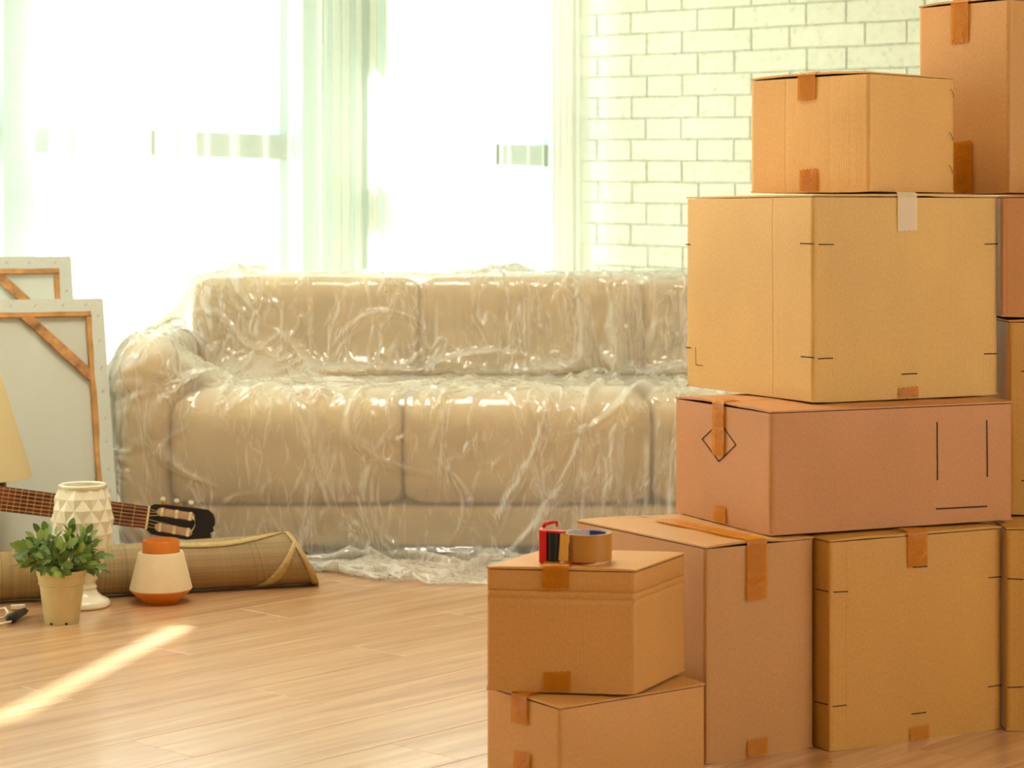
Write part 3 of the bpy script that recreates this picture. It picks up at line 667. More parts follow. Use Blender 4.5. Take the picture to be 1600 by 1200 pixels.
# plastic sheet: a thin film relaxed over the sofa with slack, gravity and contact
def sheet():
    h = 0.02
    prof = [(7.40, 0.30), (7.40, 0.80), (7.33, 0.86), (7.05, 0.86), (6.96, 0.80), (6.94, 0.53), (6.90, 0.51), (6.50, 0.51), (6.42, 0.43), (6.41, 0.08), (6.38, 0.02), (5.97, 0.012)]
    prof = np.array(prof); seg = np.hypot(*np.diff(prof, axis=0).T); cum = np.r_[0, np.cumsum(seg)]
    exb = 1.06; nb_ = int(cum[-1]*exb/h); b = np.linspace(0, cum[-1], nb_+1)
    py = np.interp(b, cum, prof[:, 0]); pz = np.interp(b, cum, prof[:, 1])
    exa = 1.14
    # across: left side drop (0.62) then the span
    span = 1.215+1.30; drop = 0.60
    na = int((span*exa+drop)/h); am = np.arange(na+1)*h
    X = np.where(am < drop, -1.215-0.0*am, -1.215+(am-drop)/exa); ZD = np.where(am < drop, drop-am, 0)
    P = np.zeros((na+1, nb_+1, 3)); P[..., 0] = X[:, None]; P[..., 1] = py[None, :]; P[..., 2] = pz[None, :]
    arm = (np.abs(P[..., 0]) > 0.99) & (P[..., 1] > 6.42) & (P[..., 2] < 0.67)
    P[..., 2] = np.where(arm & (ZD[:, None] == 0), 0.67, P[..., 2])
    P[..., 2] = np.where(ZD[:, None] > 0, np.maximum(0.01, np.minimum(np.maximum(pz[None, :], 0.66), 0.66)-ZD[:, None]), P[..., 2])
    P[..., 0] = np.where((ZD[:, None] > 0), -1.215-0.015*np.sin(P[..., 1]*14), P[..., 0])
    # diagonal drag, so that folds run slanted
    zz = P[..., 2]; P[..., 0] += np.where(ZD[:, None] == 0, 0.10*np.sin(P[..., 0]*2.3+0.6)*(zz-0.4), 0)
    fr = (P[..., 1] < 6.42) & (P[..., 2] < 0.05) & (P[..., 0] < -0.45)
    P[..., 1] = np.where(fr, 6.42-(6.42-P[..., 1])*0.45, P[..., 1])
    rs = np.random.RandomState(11)
    def sm(a, k):
        for _ in range(k):
            a = (a+np.roll(a, 1, 0)+np.roll(a, -1, 0)+np.roll(a, 1, 1)+np.roll(a, -1, 1))/5
        return a
    for sc_, amp in ((3, 0.014), (10, 0.05)):
        for k in range(3):
            nse = sm(rs.randn(na+1, nb_+1), sc_); nse /= nse.std(); P[..., k] += nse*amp*(0.3 if k == 0 else 0.6)
    P[..., 2] = np.maximum(P[..., 2], 0.004)
    boxes_ = [(-1.03, 1.03, SF-0.022, 7.15, 0.0, 0.50, 0.085), (-1.045, 1.045, 6.972, 7.29, 0.0, 0.826, 0.05), (-1.185, -1.005, SF-0.028, 7.26, 0.0, 0.65, 0.06), (1.01, 1.18, SF-0.02, 7.26, 0.0, 0.645, 0.06)]
    c0 = np.array([-1.15, 6.36, 0]); nc = np.cross(np.array([-0.896, -0.443, 0]), np.array([-0.089, 0.18, 0.761])); nc /= np.linalg.norm(nc)
    if nc[1] < 0: nc = -nc
    def collide(P, rad=0.008):
        hit = np.zeros(P.shape[:2], bool)
        for x0, x1, y0, y1, z0, z1, r in boxes_:
            lo = np.array([x0+r, y0+r, z0+r]); hi = np.array([x1-r, y1-r, z1-r])
            q = np.clip(P, lo, hi); d = P-q; dl = np.linalg.norm(d, axis=-1)
            ins = dl < 1e-9; m = (dl < r+rad) & ~ins
            P[m] = q[m]+d[m]/dl[m][:, None]*(r+rad); hit |= m
            if ins.any():
                pi = P[ins]; dd = np.concatenate([pi-lo, hi-pi], 1); dd[:, 2] = 9
                k = dd.argmin(1)
                for ax in range(3):
                    s1_ = k == ax; pi[s1_, ax] = lo[ax]-r-rad
                    s2_ = k == ax+3; pi[s2_, ax] = hi[ax]+r+rad
                P[ins] = pi; hit |= ins
        fl = P[..., 2] < 0.004; P[..., 2] = np.maximum(P[..., 2], 0.004); hit |= fl
        dc = (P-c0) @ nc; m = (P[..., 0] < -1.165) & (dc < 0.03) & (P[..., 2] < 0.8); P[m] += nc*(0.03-dc[m])[:, None]
        P[..., 1] = np.maximum(P[..., 1], np.where(P[..., 0] < -0.50, 6.17, np.where(P[..., 0] < -0.38, 6.17-(P[..., 0]+0.50)*1.5, 5.9)))
        return hit
    def cons(P, sa, sb, rest, k):
        a = P[sa]; b_ = P[sb]; d = b_-a; l = np.linalg.norm(d, axis=-1, keepdims=True)+1e-9
        c = d*((l-rest)/l*0.5*k)
        return c
    S = slice
    def axis_pass(P, ax, step, rest, k, comp=1.0):
        n = P.shape[ax]
        for off in range(2*step) if step == 1 else (0, 1, 2, 3):
            i0 = np.arange(off if step == 1 else off, n-step, 2*step)
            if len(i0) == 0: continue
            a = P[i0] if ax == 0 else P[:, i0]; b_ = P[i0+step] if ax == 0 else P[:, i0+step]
            d = b_-a; l = np.linalg.norm(d, axis=-1, keepdims=True)+1e-9
            e = (l-rest)/l; e = np.where(e < 0, e*comp, e)
            c = d*(e*0.5*k)
            if ax == 0: P[i0] += c; P[i0+step] -= c
            else: P[:, i0] += c; P[:, i0+step] -= c
    def diag_pass(P, rest, k):
        for sgn in (1, -1):
            for pa in (0, 1):
                ra = np.arange(pa, P.shape[0]-1, 2)
                if sgn == 1: a = P[ra][:, :-1]; b_ = P[ra+1][:, 1:]
                else: a = P[ra][:, 1:]; b_ = P[ra+1][:, :-1]
                d = b_-a; l = np.linalg.norm(d, axis=-1, keepdims=True)+1e-9; c = d*((l-rest)/l*0.5*k)
                if sgn == 1:
                    P[ra, :-1] += c; P[ra+1, 1:] -= c
                else:
                    P[ra, 1:] += c; P[ra+1, :-1] -= c
    vel = np.zeros_like(P); dt = 1/60
    collide(P)
    for it in range(34):
        old = P.copy(); g = 6.0 if it > 4 else 1.0
        P = P+vel*dt; P[..., 2] -= g*dt*dt
        for k in range(5):
            axis_pass(P, 0, 1, h, 0.9); axis_pass(P, 1, 1, h, 0.9); diag_pass(P, h*1.4142, 0.35)
            axis_pass(P, 0, 2, 2*h, 0.10, 0.8); axis_pass(P, 1, 2, 2*h, 0.10, 0.8)
            hit = collide(P)
        vel = (P-old)/dt*0.9; vel = np.clip(vel, -2, 2); vel[hit] *= 0.55
    return P
P = sheet()
def up(P, k):
    n, m = P.shape[:2]
    def cub(Q, k):
        Qp = np.concatenate([Q[:1]*2-Q[1:2], Q, Q[-1:]*2-Q[-2:-1]]); out = []
        for i in range(k):
            t = i/k; w = [(-t+2*t*t-t**3)/2, (2-5*t*t+3*t**3)/2, (t+4*t*t-3*t**3)/2, (-t*t+t**3)/2]
            out.append(w[0]*Qp[:-3]+w[1]*Qp[1:-2]+w[2]*Qp[2:-1]+w[3]*Qp[3:])
        R_ = np.stack(out, 1).reshape(-1, *Q.shape[1:]); return np.concatenate([R_, Q[-1:]])
    return cub(cub(P, k).swapaxes(0, 1), k).swapaxes(0, 1)
P = up(P, 3)
def creases(P):
    rs = np.random.RandomState(23); na, nb_ = P.shape[:2]; h = 0.02/3
    ga, gb = np.meshgrid(np.arange(na)*h, np.arange(nb_)*h, indexing='ij')
    H = np.zeros((na, nb_)); 
    for k in range(760):
        big = k < 150; huge = k < 60
        ln = rs.uniform(0.25, 0.60) if huge else rs.uniform(0.12, 0.42) if big else rs.uniform(0.03, 0.14)
        wd = rs.uniform(0.014, 0.034) if huge else rs.uniform(0.007, 0.016) if big else rs.uniform(0.004, 0.009)
        ht = wd*(rs.uniform(0.7, 1.2) if huge else rs.uniform(0.9, 1.7)); ca, cb_ = rs.uniform(0.1, na*h), rs.uniform(0.35, nb_*h)
        an = rs.choice([rs.normal(2.05, 0.35), rs.normal(1.1, 0.5), rs.uniform(0, 3.14)], p=[0.55, 0.25, 0.2])
        i0, i1 = int(max(0, (ca-ln)/h)), int(min(na, (ca+ln)/h)); j0, j1 = int(max(0, (cb_-ln)/h)), int(min(nb_, (cb_+ln)/h))
        if i1-i0 < 2 or j1-j0 < 2: continue
        x = ga[i0:i1, j0:j1]-ca; y = gb[i0:i1, j0:j1]-cb_
        u = (x*np.cos(an)+y*np.sin(an)); v = -x*np.sin(an)+y*np.cos(an); v = v+rs.normal(0, 0.7)*u*u/ln
        t = np.clip(1-np.abs(u)/(ln*0.5), 0, 1); wv = wd*(0.35+0.65*t)
        skew = np.where(v > 0, 1.0, rs.uniform(1.2, 3.0))
        H[i0:i1, j0:j1] = np.maximum(H[i0:i1, j0:j1], ht*np.sqrt(t)*np.clip(1-np.abs(v)*1.0/(wv*skew), 0, 1))
    da = np.gradient(P, axis=0); db = np.gradient(P, axis=1); n = np.cross(da, db); n /= np.linalg.norm(n, axis=-1, keepdims=True)+1e-9
    # outward side: away from the sofa's middle
    ref = P-np.array([0, 7.0, 0.25]); sgn = np.sign(np.mean(np.sum(n*ref, -1)))
    return P+n*sgn*H[..., None]
P = creases(P); P[..., 2] = np.maximum(P[..., 2], 0.003)
na_, nb2 = P.shape[:2]
idx = np.arange(na_*nb2).reshape(na_, nb2)
Fq = np.stack([idx[:-1, :-1], idx[1:, :-1], idx[1:, 1:], idx[:-1, 1:]], -1).reshape(-1, 4)
def plastic_mat():
    m, nt, p, out = newmat('clear_plastic_sheet'); L = nt.links.new; nt.nodes.remove(p)
    tc = N(nt, 'ShaderNodeTexCoord'); mp = N(nt, 'ShaderNodeMapping'); mp.inputs['Rotation'].default_value = (0, 0.6, 0); mp.inputs['Scale'].default_value = (1, 0.7, 0.42); L(tc.outputs['Object'], mp.inputs[0])
    wn = N(nt, 'ShaderNodeTexNoise'); wn.inputs['Scale'].default_value = 4; wn.inputs['Detail'].default_value = 3; L(mp.outputs[0], wn.inputs['Vector'])
    ad = N(nt, 'ShaderNodeVectorMath', operation='MULTIPLY_ADD'); ad.inputs[1].default_value = (0.22, 0.22, 0.22); L(wn.outputs['Color'], ad.inputs[0]); L(mp.outputs[0], ad.inputs[2])
    hs = []
    for scl, wdt in ((6, 0.10), (17, 0.13), (42, 0.2)):
        v = N(nt, 'ShaderNodeTexVoronoi', feature='DISTANCE_TO_EDGE'); v.inputs['Scale'].default_value = scl; L(ad.outputs[0], v.inputs['Vector'])
        r = N(nt, 'ShaderNodeMapRange'); r.inputs[1].default_value = 0; r.inputs[2].default_value = wdt; r.inputs[3].default_value = 1; r.inputs[4].default_value = 0; L(v.outputs['Distance'], r.inputs[0])
        mk_ = N(nt, 'ShaderNodeTexNoise'); mk_.inputs['Scale'].default_value = scl*0.5; mk_.inputs['Detail'].default_value = 1; L(ad.outputs[0], mk_.inputs['Vector'])
        mr = N(nt, 'ShaderNodeMapRange'); mr.inputs[1].default_value = 0.47; mr.inputs[2].default_value = 0.62; L(mk_.outputs[0], mr.inputs[0])
        q = N(nt, 'ShaderNodeMath', operation='MULTIPLY'); L(r.outputs[0], q.inputs[0]); L(mr.outputs[0], q.inputs[1])
        q2 = N(nt, 'ShaderNodeMath', operation='MULTIPLY'); q2.inputs[1].default_value = 8.0/scl; L(q.outputs[0], q2.inputs[0]); hs.append((q, q2))
    a1 = N(nt, 'ShaderNodeMath', operation='ADD'); L(hs[0][1].outputs[0], a1.inputs[0]); L(hs[1][1].outputs[0], a1.inputs[1])
    a2 = N(nt, 'ShaderNodeMath', operation='ADD'); L(a1.outputs[0], a2.inputs[0]); L(hs[2][1].outputs[0], a2.inputs[1])
    b = N(nt, 'ShaderNodeBump'); b.inputs['Strength'].default_value = 0.9; b.inputs['Distance'].default_value = 0.012; L(a2.outputs[0], b.inputs['Height'])
    tr = N(nt, 'ShaderNodeBsdfTransparent'); tr.inputs[0].default_value = (0.99, 0.99, 0.98, 1)
    col = srgb(252, 252, 242)
    di = N(nt, 'ShaderNodeBsdfDiffuse'); di.inputs[0].default_value = col
    tl = N(nt, 'ShaderNodeBsdfTranslucent'); tl.inputs[0].default_value = col
    m1 = N(nt, 'ShaderNodeMixShader'); m1.inputs[0].default_value = 0.40; L(di.outputs[0], m1.inputs[1]); L(tl.outputs[0], m1.inputs[2])
    lw = N(nt, 'ShaderNodeLayerWeight'); lw.inputs[0].default_value = 0.5; L(b.outputs[0], lw.inputs['Normal'])
    mr = N(nt, 'ShaderNodeMapRange'); mr.inputs[1].default_value = 0.02; mr.inputs[2].default_value = 0.62; mr.inputs[3].default_value = 0.28; mr.inputs[4].default_value = 0.9; L(lw.outputs['Facing'], mr.inputs[0])
    m2 = N(nt, 'ShaderNodeMixShader'); L(mr.outputs[0], m2.inputs[0]); L(tr.outputs[0], m2.inputs[1]); L(m1.outputs[0], m2.inputs[2])
    gs = N(nt, 'ShaderNodeBsdfGlossy'); gs.inputs['Roughness'].default_value = 0.14; L(b.outputs[0], gs.inputs['Normal'])
    p5 = N(nt, 'ShaderNodeMath', operation='POWER'); p5.inputs[1].default_value = 2.6; L(lw.outputs['Facing'], p5.inputs[0])
    fr = N(nt, 'ShaderNodeMath', operation='MULTIPLY_ADD', use_clamp=True); fr.inputs[1].default_value = 0.6; fr.inputs[2].default_value = 0.09; L(p5.outputs[0], fr.inputs[0])
    m3 = N(nt, 'ShaderNodeMixShader'); L(fr.outputs[0], m3.inputs[0]); L(m2.outputs[0], m3.inputs[1]); L(gs.outputs[0], m3.inputs[2])
    L(m3.outputs[0], out.inputs[0]); return m
M['plastic'] = plastic_mat()
ps = mk('plastic_sheet', P.reshape(-1, 3), Fq, M['plastic'], None, smooth=True)
tag(ps, 'clear crumpled plastic dust sheet draped over the beige sofa and trailing on the floor', 'plastic sheet')

# ------------------------------------------------------------------ rolled mat on the floor
def mat_mat():
    m, nt, p, out = newmat('woven_mat'); L = nt.links.new
    uv = N(nt, 'ShaderNodeUVMap'); sx = N(nt, 'ShaderNodeSeparateXYZ'); L(uv.outputs[0], sx.inputs[0])   # u along the roll, v around
    def sine(src, per):
        a = N(nt, 'ShaderNodeMath', operation='MULTIPLY'); a.inputs[1].default_value = 2*math.pi/per; b = N(nt, 'ShaderNodeMath', operation='SINE'); L(src, a.inputs[0]); L(a.outputs[0], b.inputs[0]); return b.outputs[0]
    cu = N(nt, 'ShaderNodeCombineXYZ'); L(sx.outputs[0], cu.inputs[0])
    n1 = N(nt, 'ShaderNodeTexNoise'); n1.inputs['Scale'].default_value = 48; n1.inputs['Detail'].default_value = 4; L(cu.outputs[0], n1.inputs['Vector'])
    r1 = ramp(nt, [(0.38, srgb(84, 92, 60)), (0.43, srgb(196, 162, 104)), (0.50, srgb(160, 138, 90)), (0.54, srgb(206, 172, 112)), (0.60, srgb(96, 100, 66))]); L(n1.outputs[0], r1.inputs[0])
    cv = N(nt, 'ShaderNodeCombineXYZ'); L(sx.outputs[1], cv.inputs[0])
    n2 = N(nt, 'ShaderNodeTexNoise'); n2.inputs['Scale'].default_value = 160; n2.inputs['Detail'].default_value = 2; L(cv.outputs[0], n2.inputs['Vector'])
    r2 = ramp(nt, [(0.35, srgb(150, 150, 110)), (0.5, srgb(206, 170, 132)), (0.65, srgb(168, 156, 110))]); L(n2.outputs[0], r2.inputs[0])
    # stripes towards the left end, plainer weave to the right
    mrr = N(nt, 'ShaderNodeMapRange'); mrr.inputs[1].default_value = 0.30; mrr.inputs[2].default_value = 0.42; mrr.inputs[3].default_value = 0.2; mrr.inputs[4].default_value = 0.75; L(sx.outputs[0], mrr.inputs[0])
    mx = N(nt, 'ShaderNodeMixRGB'); L(mrr.outputs[0], mx.inputs[0]); L(r1.outputs[0], mx.inputs[1]); L(r2.outputs[0], mx.inputs[2])
    s1 = sine(sx.outputs[0], 0.0046); s2 = sine(sx.outputs[1], 0.0046)
    ml = N(nt, 'ShaderNodeMath', operation='MULTIPLY'); L(s1, ml.inputs[0]); L(s2, ml.inputs[1])
    mr = N(nt, 'ShaderNodeMapRange'); mr.inputs[1].default_value = -1; mr.inputs[2].default_value = 1; mr.inputs[3].default_value = 0.62; mr.inputs[4].default_value = 1.1; L(ml.outputs[0], mr.inputs[0])
    m2 = N(nt, 'ShaderNodeMixRGB', blend_type='MULTIPLY'); m2.inputs[0].default_value = 1; L(mx.outputs[0], m2.inputs[1]); L(mr.outputs[0], m2.inputs[2])
    L(m2.outputs[0], p.inputs['Base Color']); p.inputs['Roughness'].default_value = 0.8; p.inputs['Specular IOR Level'].default_value = 0.2
    b = N(nt, 'ShaderNodeBump'); b.inputs['Distance'].default_value = 0.0015; b.inputs['Strength'].default_value = 0.7; L(ml.outputs[0], b.inputs['Height']); L(b.outputs[0], p.inputs['Normal'])
    return m
M['mat'] = mat_mat(); M['matedge'] = simple('mat_binding', srgb(192, 168, 112), 0.8, noise=0.1, scale=120)
rug = empty('rolled_mat', (-0.94, 5.84, 0), 'rolled woven straw mat with beige binding lying on the floor by the pots', 'mat')
A0 = Vector((-1.62, 5.63, 0)); A1 = Vector((-0.542, 6.0, 0)); ax = (A1-A0).normalized(); sd = Vector((ax.y, -ax.x, 0)); Lr = (A1-A0).length
def rad(f): return 0.062+0.009*f
def spiral(f, th, k=1.0):      # th: 0 at the outer free edge (on the floor, front), winding inward
    r = (rad(f)-0.0038*th/(2*math.pi)*1.0)
    a = math.radians(-100)+th                      # starts at the floor, goes up the front, over the top
    y = r*math.cos(a)*1.12; z = r*math.sin(a)
    return y, z
V = []; UV = []; ni, nt_ = 40, 150; TH = 2*math.pi*3.4
for i in range(ni+1):
    f = i/ni; c = A0+ax*(Lr*f)
    for j in range(nt_+1):
        th = TH*j/nt_; 
        y, z = spiral(f, th)
        sk = (0.012*math.sin(th*0.5) if f > 0.97 else 0)
        if j < 6: y += (6-j)*0.0012; 
        c = A0+ax*(Lr*(f-0.066*f**6*max(0, z+rad(f))/0.14))
        V.append(c+sd*y+UP*max(0.001+0.0, z+rad(f)+0.002)-rug.location); UV.append((f*Lr, th*rad(f)))
Fc = [(i*(nt_+1)+j, i*(nt_+1)+j+1, (i+1)*(nt_+1)+j+1, (i+1)*(nt_+1)+j) for i in range(ni) for j in range(nt_)]
o = mk('mat_roll', V, Fc, M['mat'], rug, smooth=True, uv=UV)
sdm = o.modifiers.new('thick', 'SOLIDIFY'); sdm.thickness = 0.0025; sdm.offset = 1
def band(pathfn, n, wd, name):     # binding strips raised over the weave
    V = []; Fc = []
    for i in range(n+1):
        a, b = pathfn(i/n)
        V += [a, b]
    Fc = [(2*i, 2*i+1, 2*i+3, 2*i+2) for i in range(n)]
    o = mk(name, V, Fc, M['matedge'], rug, smooth=True); s = o.modifiers.new('thick', 'SOLIDIFY'); s.thickness = 0.003; s.offset = 0; return o
def sp(f, th, up=0.0035):
    y, z = spiral(f, th); r = math.hypot(y, z); y *= 1+up/r; z *= 1+up/r; f = f-0.066*f**6*max(0, z+rad(f))/0.14
    if th < 0.25: y += (0.25-th)*0.03
    return A0+ax*(Lr*f)+sd*y+UP*max(0.003, z+rad(f)+0.002)-rug.location
band(lambda t: (sp(1.003, TH*t), sp(0.985, TH*t)), 150, 0.02, 'end_binding')
band(lambda t: (sp(0.0+t, 0.02), sp(0.0+t, 0.20)), 40, 0.02, 'side_binding')
band(lambda t: (sp(0.83+0.155*t, 0.25+2.3*t**0.8, 0.003), sp(0.866+0.135*t, 0.25+2.3*t**0.8, 0.003)), 24, 0.01, 'woven_stripe')
band(lambda t: (sp(0.60+0.375*t, 2.90-1.6*t+2.0*t*t, 0.003), sp(0.60+0.375*t, 3.15-1.6*t+2.0*t*t, 0.003)), 24, 0.01, 'woven_stripe')

# ------------------------------------------------------------------ canvases leaning at left
M['canvas'] = simple('primed_canvas', srgb(212, 218, 208), 0.85, noise=0.02, scale=120, bump=0.15, bscale=500)
M['canvasback'] = film('canvas_reverse', (1, 1, 1, 1), srgb(226, 230, 220), 1.0, rough=0.8, bump=0.1, bscale=600, gl=0.02, translucent=0.22)
M['pine'] = simple('pine_bar', srgb(212, 156, 90), 0.6, noise=0.15, scale=20)
M['brace'] = simple('knotty_brace', srgb(196, 142, 86), 0.6, noise=0.3, scale=26)
def canvas(lab, br, wv, width, seed):
    br = Vector(br); wv = Vector(wv); H = wv.length; e2 = wv.normalized(); e1 = Vector((-e2.y, e2.x, 0)) if False else Vector((-wv.y, wv.x, 0)).normalized()
    if e1.x > 0: e1 = -e1
    e3 = e1.cross(e2).normalized()
    if e3.y > 0: e3 = -e3              # e3 faces the viewer (back of the canvas)
    root = empty('canvas_frame', br, lab, 'canvas', 'blank canvases leaning at the left'); T = 0.02; o0 = Vector((0, 0, 0))
    def pb(nm, a0, a1, b0, b1, d0, d1, mat, bev=0.0):
        return MB().box(e1*(a0+a1)/2+e2*(b0+b1)/2+e3*(d0+d1)/2, e1*(a1-a0)/2, e2*(b1-b0)/2, e3*(d1-d0)/2).build(nm, mat, root, bevel=bev)
    pb('canvas_cloth', 0.001, width-0.001, 0.001, H-0.001, -0.003, 0.0, M['canvasback'])
    bw = 0.052
    for a0, a1, b0, b1 in ((0, width, H-bw, H), (0, width, 0, bw), (0, bw, bw, H-bw), (width-bw, width, bw, H-bw)):
        pb('stretcher_bar', a0+0.001, a1-0.001, b0+0.001, b1-0.001, 0.001, T, M['pine'], 0.002)
    fw = 0.038; z = T
    rs = random.Random(seed)
    for k in range(4):       # cloth folded over the bars, with wavy inner edge
        n = 14; V = []; Ln = width if k < 2 else H
        for i in range(n+1):
            t = Ln*i/n; w_ = fw+rs.uniform(-0.0025, 0.0025)
            t2 = min(max(t, w_*0.9), Ln-w_*0.9)
            def q(t, w, d):
                if k == 0: a, b = t, H-w
                elif k == 1: a, b = t, w
                elif k == 2: a, b = w, t
                else: a, b = width-w, t
                return e1*a+e2*b+e3*d
            V += [q(t, -0.0015, -0.003), q(t, -0.0015, z+0.0008), q(t2, w_, z+0.0016+0.0004*(k > 1))]
        Fc = [(3*i+j, 3*i+3+j, 3*i+4+j, 3*i+1+j) for i in range(n) for j in (0, 1)]
        mk('folded_edge', V, Fc, M['canvas'], root)
    # diagonal brace in the upper corner near the sofa, and its twin
    for (pa, pb_) in (((bw*0.86, H-0.235), (0.235, H-bw*0.86)), ((width-bw*0.86, H-0.235), (width-0.235, H-bw*0.86))):
        a = e1*pa[0]+e2*pa[1]; b = e1*pb_[0]+e2*pb_[1]; d = (b-a).normalized(); pe = d.cross(e3)
        MB().box((a+b)/2+e3*0.013, (b-a)/2, pe*0.0145, e3*0.006).build('corner_brace', M['brace'], root, bevel=0.001)
    me = None
    for k in range(3):
        Ln = width if k == 0 else H
        for i in range(int(Ln/0.075)):
            t = 0.05+i*0.075+rs.uniform(-0.006, 0.006)
            if t > Ln-0.03: continue
            p = {0: e1*t+e2*(H-0.018), 1: e1*0.018+e2*t, 2: e1*(width-0.018)+e2*t}[k]+e3*(z+0.0028)
            if me is None:
                st_ = MB().box((0, 0, 0), (e1-e2).normalized()*0.0055, (e1+e2).normalized()*0.0005, e3*0.0005).build('staple', M['steel'], root); me = st_.data
            else: st_ = bpy.data.objects.new('staple', me); C.objects.link(st_); st_.parent = root
            st_.location = p
    return root
canvas('front blank canvas seen from behind, with a pine stretcher and diagonal brace', (-1.150, 6.36, 0.004), (-0.086, 0.18, 0.757), 0.92, 3)
canvas('rear blank canvas, taller, leaning behind the front canvas', (-1.285, 6.56, 0.004), (-0.090, 0.19, 0.880), 0.85, 4)

# ------------------------------------------------------------------ lamp
M['shade'] = film('cream_lampshade', (1, 1, 1, 1), srgb(244, 228, 182), 0.97, rough=0.6, bump=0.05, bscale=300, gl=0.05, translucent=0.35)
lamp = empty('table_lamp', (-1.505, 6.06, 0), 'lamp with a cream cone shade and black body at the left picture edge', 'lamp')
sz0 = 1-401*6.06/F
lathe('lamp_shade', [(0.1655, sz0), (0.1665, sz0+0.001), (0.066, sz0+0.33), (0.065, sz0+0.33), (0.1645, sz0+0.002)], M['shade'], lamp, 64)
lathe('lamp_body', [(0.0, 0.0), (0.075, 0.0), (0.078, 0.012), (0.06, 0.022), (0.022, 0.05), (0.018, 0.10), (0.03, 0.17), (0.07, 0.222), (0.094, 0.25), (0.094, 0.276), (0.06, 0.30), (0.02, 0.31), (0.012, 0.34), (0, 0.34)], M['black'], lamp, 48)
MB().tube([(0, 0, 0.33), (0, 0, sz0+0.30)], 0.006, 8).build('lamp_rod', M['black'], lamp)
mbx = MB()
for k in range(3):
    t = 2*math.pi*k/3+0.4; mbx.tube([(0, 0, sz0+0.30), (0.069*math.cos(t), 0.069*math.sin(t), sz0+0.315)], 0.002, 6)
mbx.build('shade_spider', M['steel'], lamp)

# ------------------------------------------------------------------ guitar
M['fret'] = simple('rosewood', srgb(106, 48, 24), 0.45, noise=0.3, scale=18)
M['gblack'] = simple('black_lacquer', srgb(14, 12, 10), 0.25, noise=0.05)
M['bone'] = simple('bone', srgb(236, 214, 160), 0.5)
M['brass'] = simple('worn_brass', srgb(184, 140, 72), 0.35, metal=0.8)
M['pearl'] = simple('pearl_knob', srgb(224, 222, 196), 0.35)
M['slot'] = simple('slot_metal', srgb(196, 158, 124), 0.4, metal=0.3)
M['gtop'] = simple('spruce_top', srgb(206, 150, 80), 0.35, noise=0.1, scale=9)
M['gside'] = simple('dark_side', srgb(84, 44, 24), 0.35, noise=0.2)
M['string'] = simple('string', srgb(200, 160, 100), 0.4, metal=0.4)
nutp = Vector(((229-800)/F*5.985, 5.985, 1-(808.5-HV)*5.985/F)); lp = Vector(((0-800)/F*5.885, 5.885, 1-(779-HV)*5.885/F))
g1 = (nutp-lp).normalized(); g3 = Vector((0.16, -0.97, 0.16)); g3 = (g3-g1*g3.dot(g1)).normalized(); g2 = g3.cross(g1)
if g2.z < 0: g2 = -g2
gt = empty('guitar', nutp, 'acoustic guitar lying behind the mat, only neck and black headstock in view', 'guitar')
def G(a, b, c=0): return g1*a+g2*b+g3*c
nl = 0.66; hw0, hw1 = 0.0305, 0.036
def neckp(a): return hw0+(hw1-hw0)*(-a/nl)
MB().prism([(0, -hw0), (0, hw0), (-nl-0.08, neckp(-nl)), (-nl-0.08, -neckp(-nl))], (0, 0, 0), g1, g2, g3, 0.007).build('fretboard', M['fret'], gt, bevel=0.001)
V = []; Fc = []; n = 9
for i in range(9):
    a = -nl*i/8; hw = neckp(a)*0.97
    for k in range(n):
        t = math.pi*k/(n-1); V.append(G(a, -hw*math.cos(t), -0.019*math.sin(t)**0.8-0.0003))
Fc = [(i*n+k, i*n+k+1, (i+1)*n+k+1, (i+1)*n+k) for i in range(8) for k in range(n-1)]+[tuple(range(n)), tuple(range(8*n, 9*n))[::-1]]
mk('neck', V, Fc, M['gside'], gt, smooth=True, auto=50)
sl_ = 0.65; me = None
for k in range(1, 19):
    a = -(sl_-sl_/(2**(k/12)))
    MB().box(G(a, 0, 0.0077), g1*0.0011, g2*(neckp(a)-0.001), g3*0.0009).build('fret', M['brass'], gt)
MB().box(G(0.0022, 0, 0.0045), g1*0.0026, g2*0.0325, g3*0.0062).build('nut', M['bone'], gt, bevel=0.0008)
# headstock outline from nut outwards
hp = [(0.004, -0.031), (0.020, -0.044), (0.050, -0.0455), (0.105, -0.0465), (0.160, -0.0475), (0.176, -0.0445), (0.176, -0.036), (0.185, -0.033), (0.180, -0.020), (0.190, -0.014), (0.185, -0.004),
      (0.190, 0.004), (0.188, 0.020), (0.180, 0.034), (0.165, 0.043), (0.10, 0.0425), (0.05, 0.041), (0.016, 0.039), (0.004, 0.031)]
MB().prism(hp, G(0, 0, -0.014), g1, g2, g3, 0.016).build('headstock', M['gblack'], gt, bevel=0.0012)
def slot(b0, b1):
    # light lined slot with three rollers
    bc0, bc1 = b0, b1; pts = []
    r = 0.0105
    for k in range(9): t = math.pi/2+math.pi*k/8; pts.append((0.036+r*math.cos(t), bc0+r*math.sin(t)))
    for k in range(9): t = -math.pi/2+math.pi*k/8; pts.append((0.120+r*math.cos(t), bc1+r*math.sin(t)))
    o = MB().prism(pts, G(0, 0, 0.0021), g1, g2, g3, 0.0008).build('tuner_slot', M['slot'], gt)
    for a in (0.040, 0.080, 0.118):
        b = bc0+(bc1-bc0)*(a-0.036)/0.084
        MB().tube([G(a, b-0.0115, 0.004), G(a, b+0.0115, 0.004)], 0.0046, 12).build('string_roller', M['bone'], gt, smooth=True, auto=40)
slot(0.020, 0.018); slot(-0.022, -0.026)
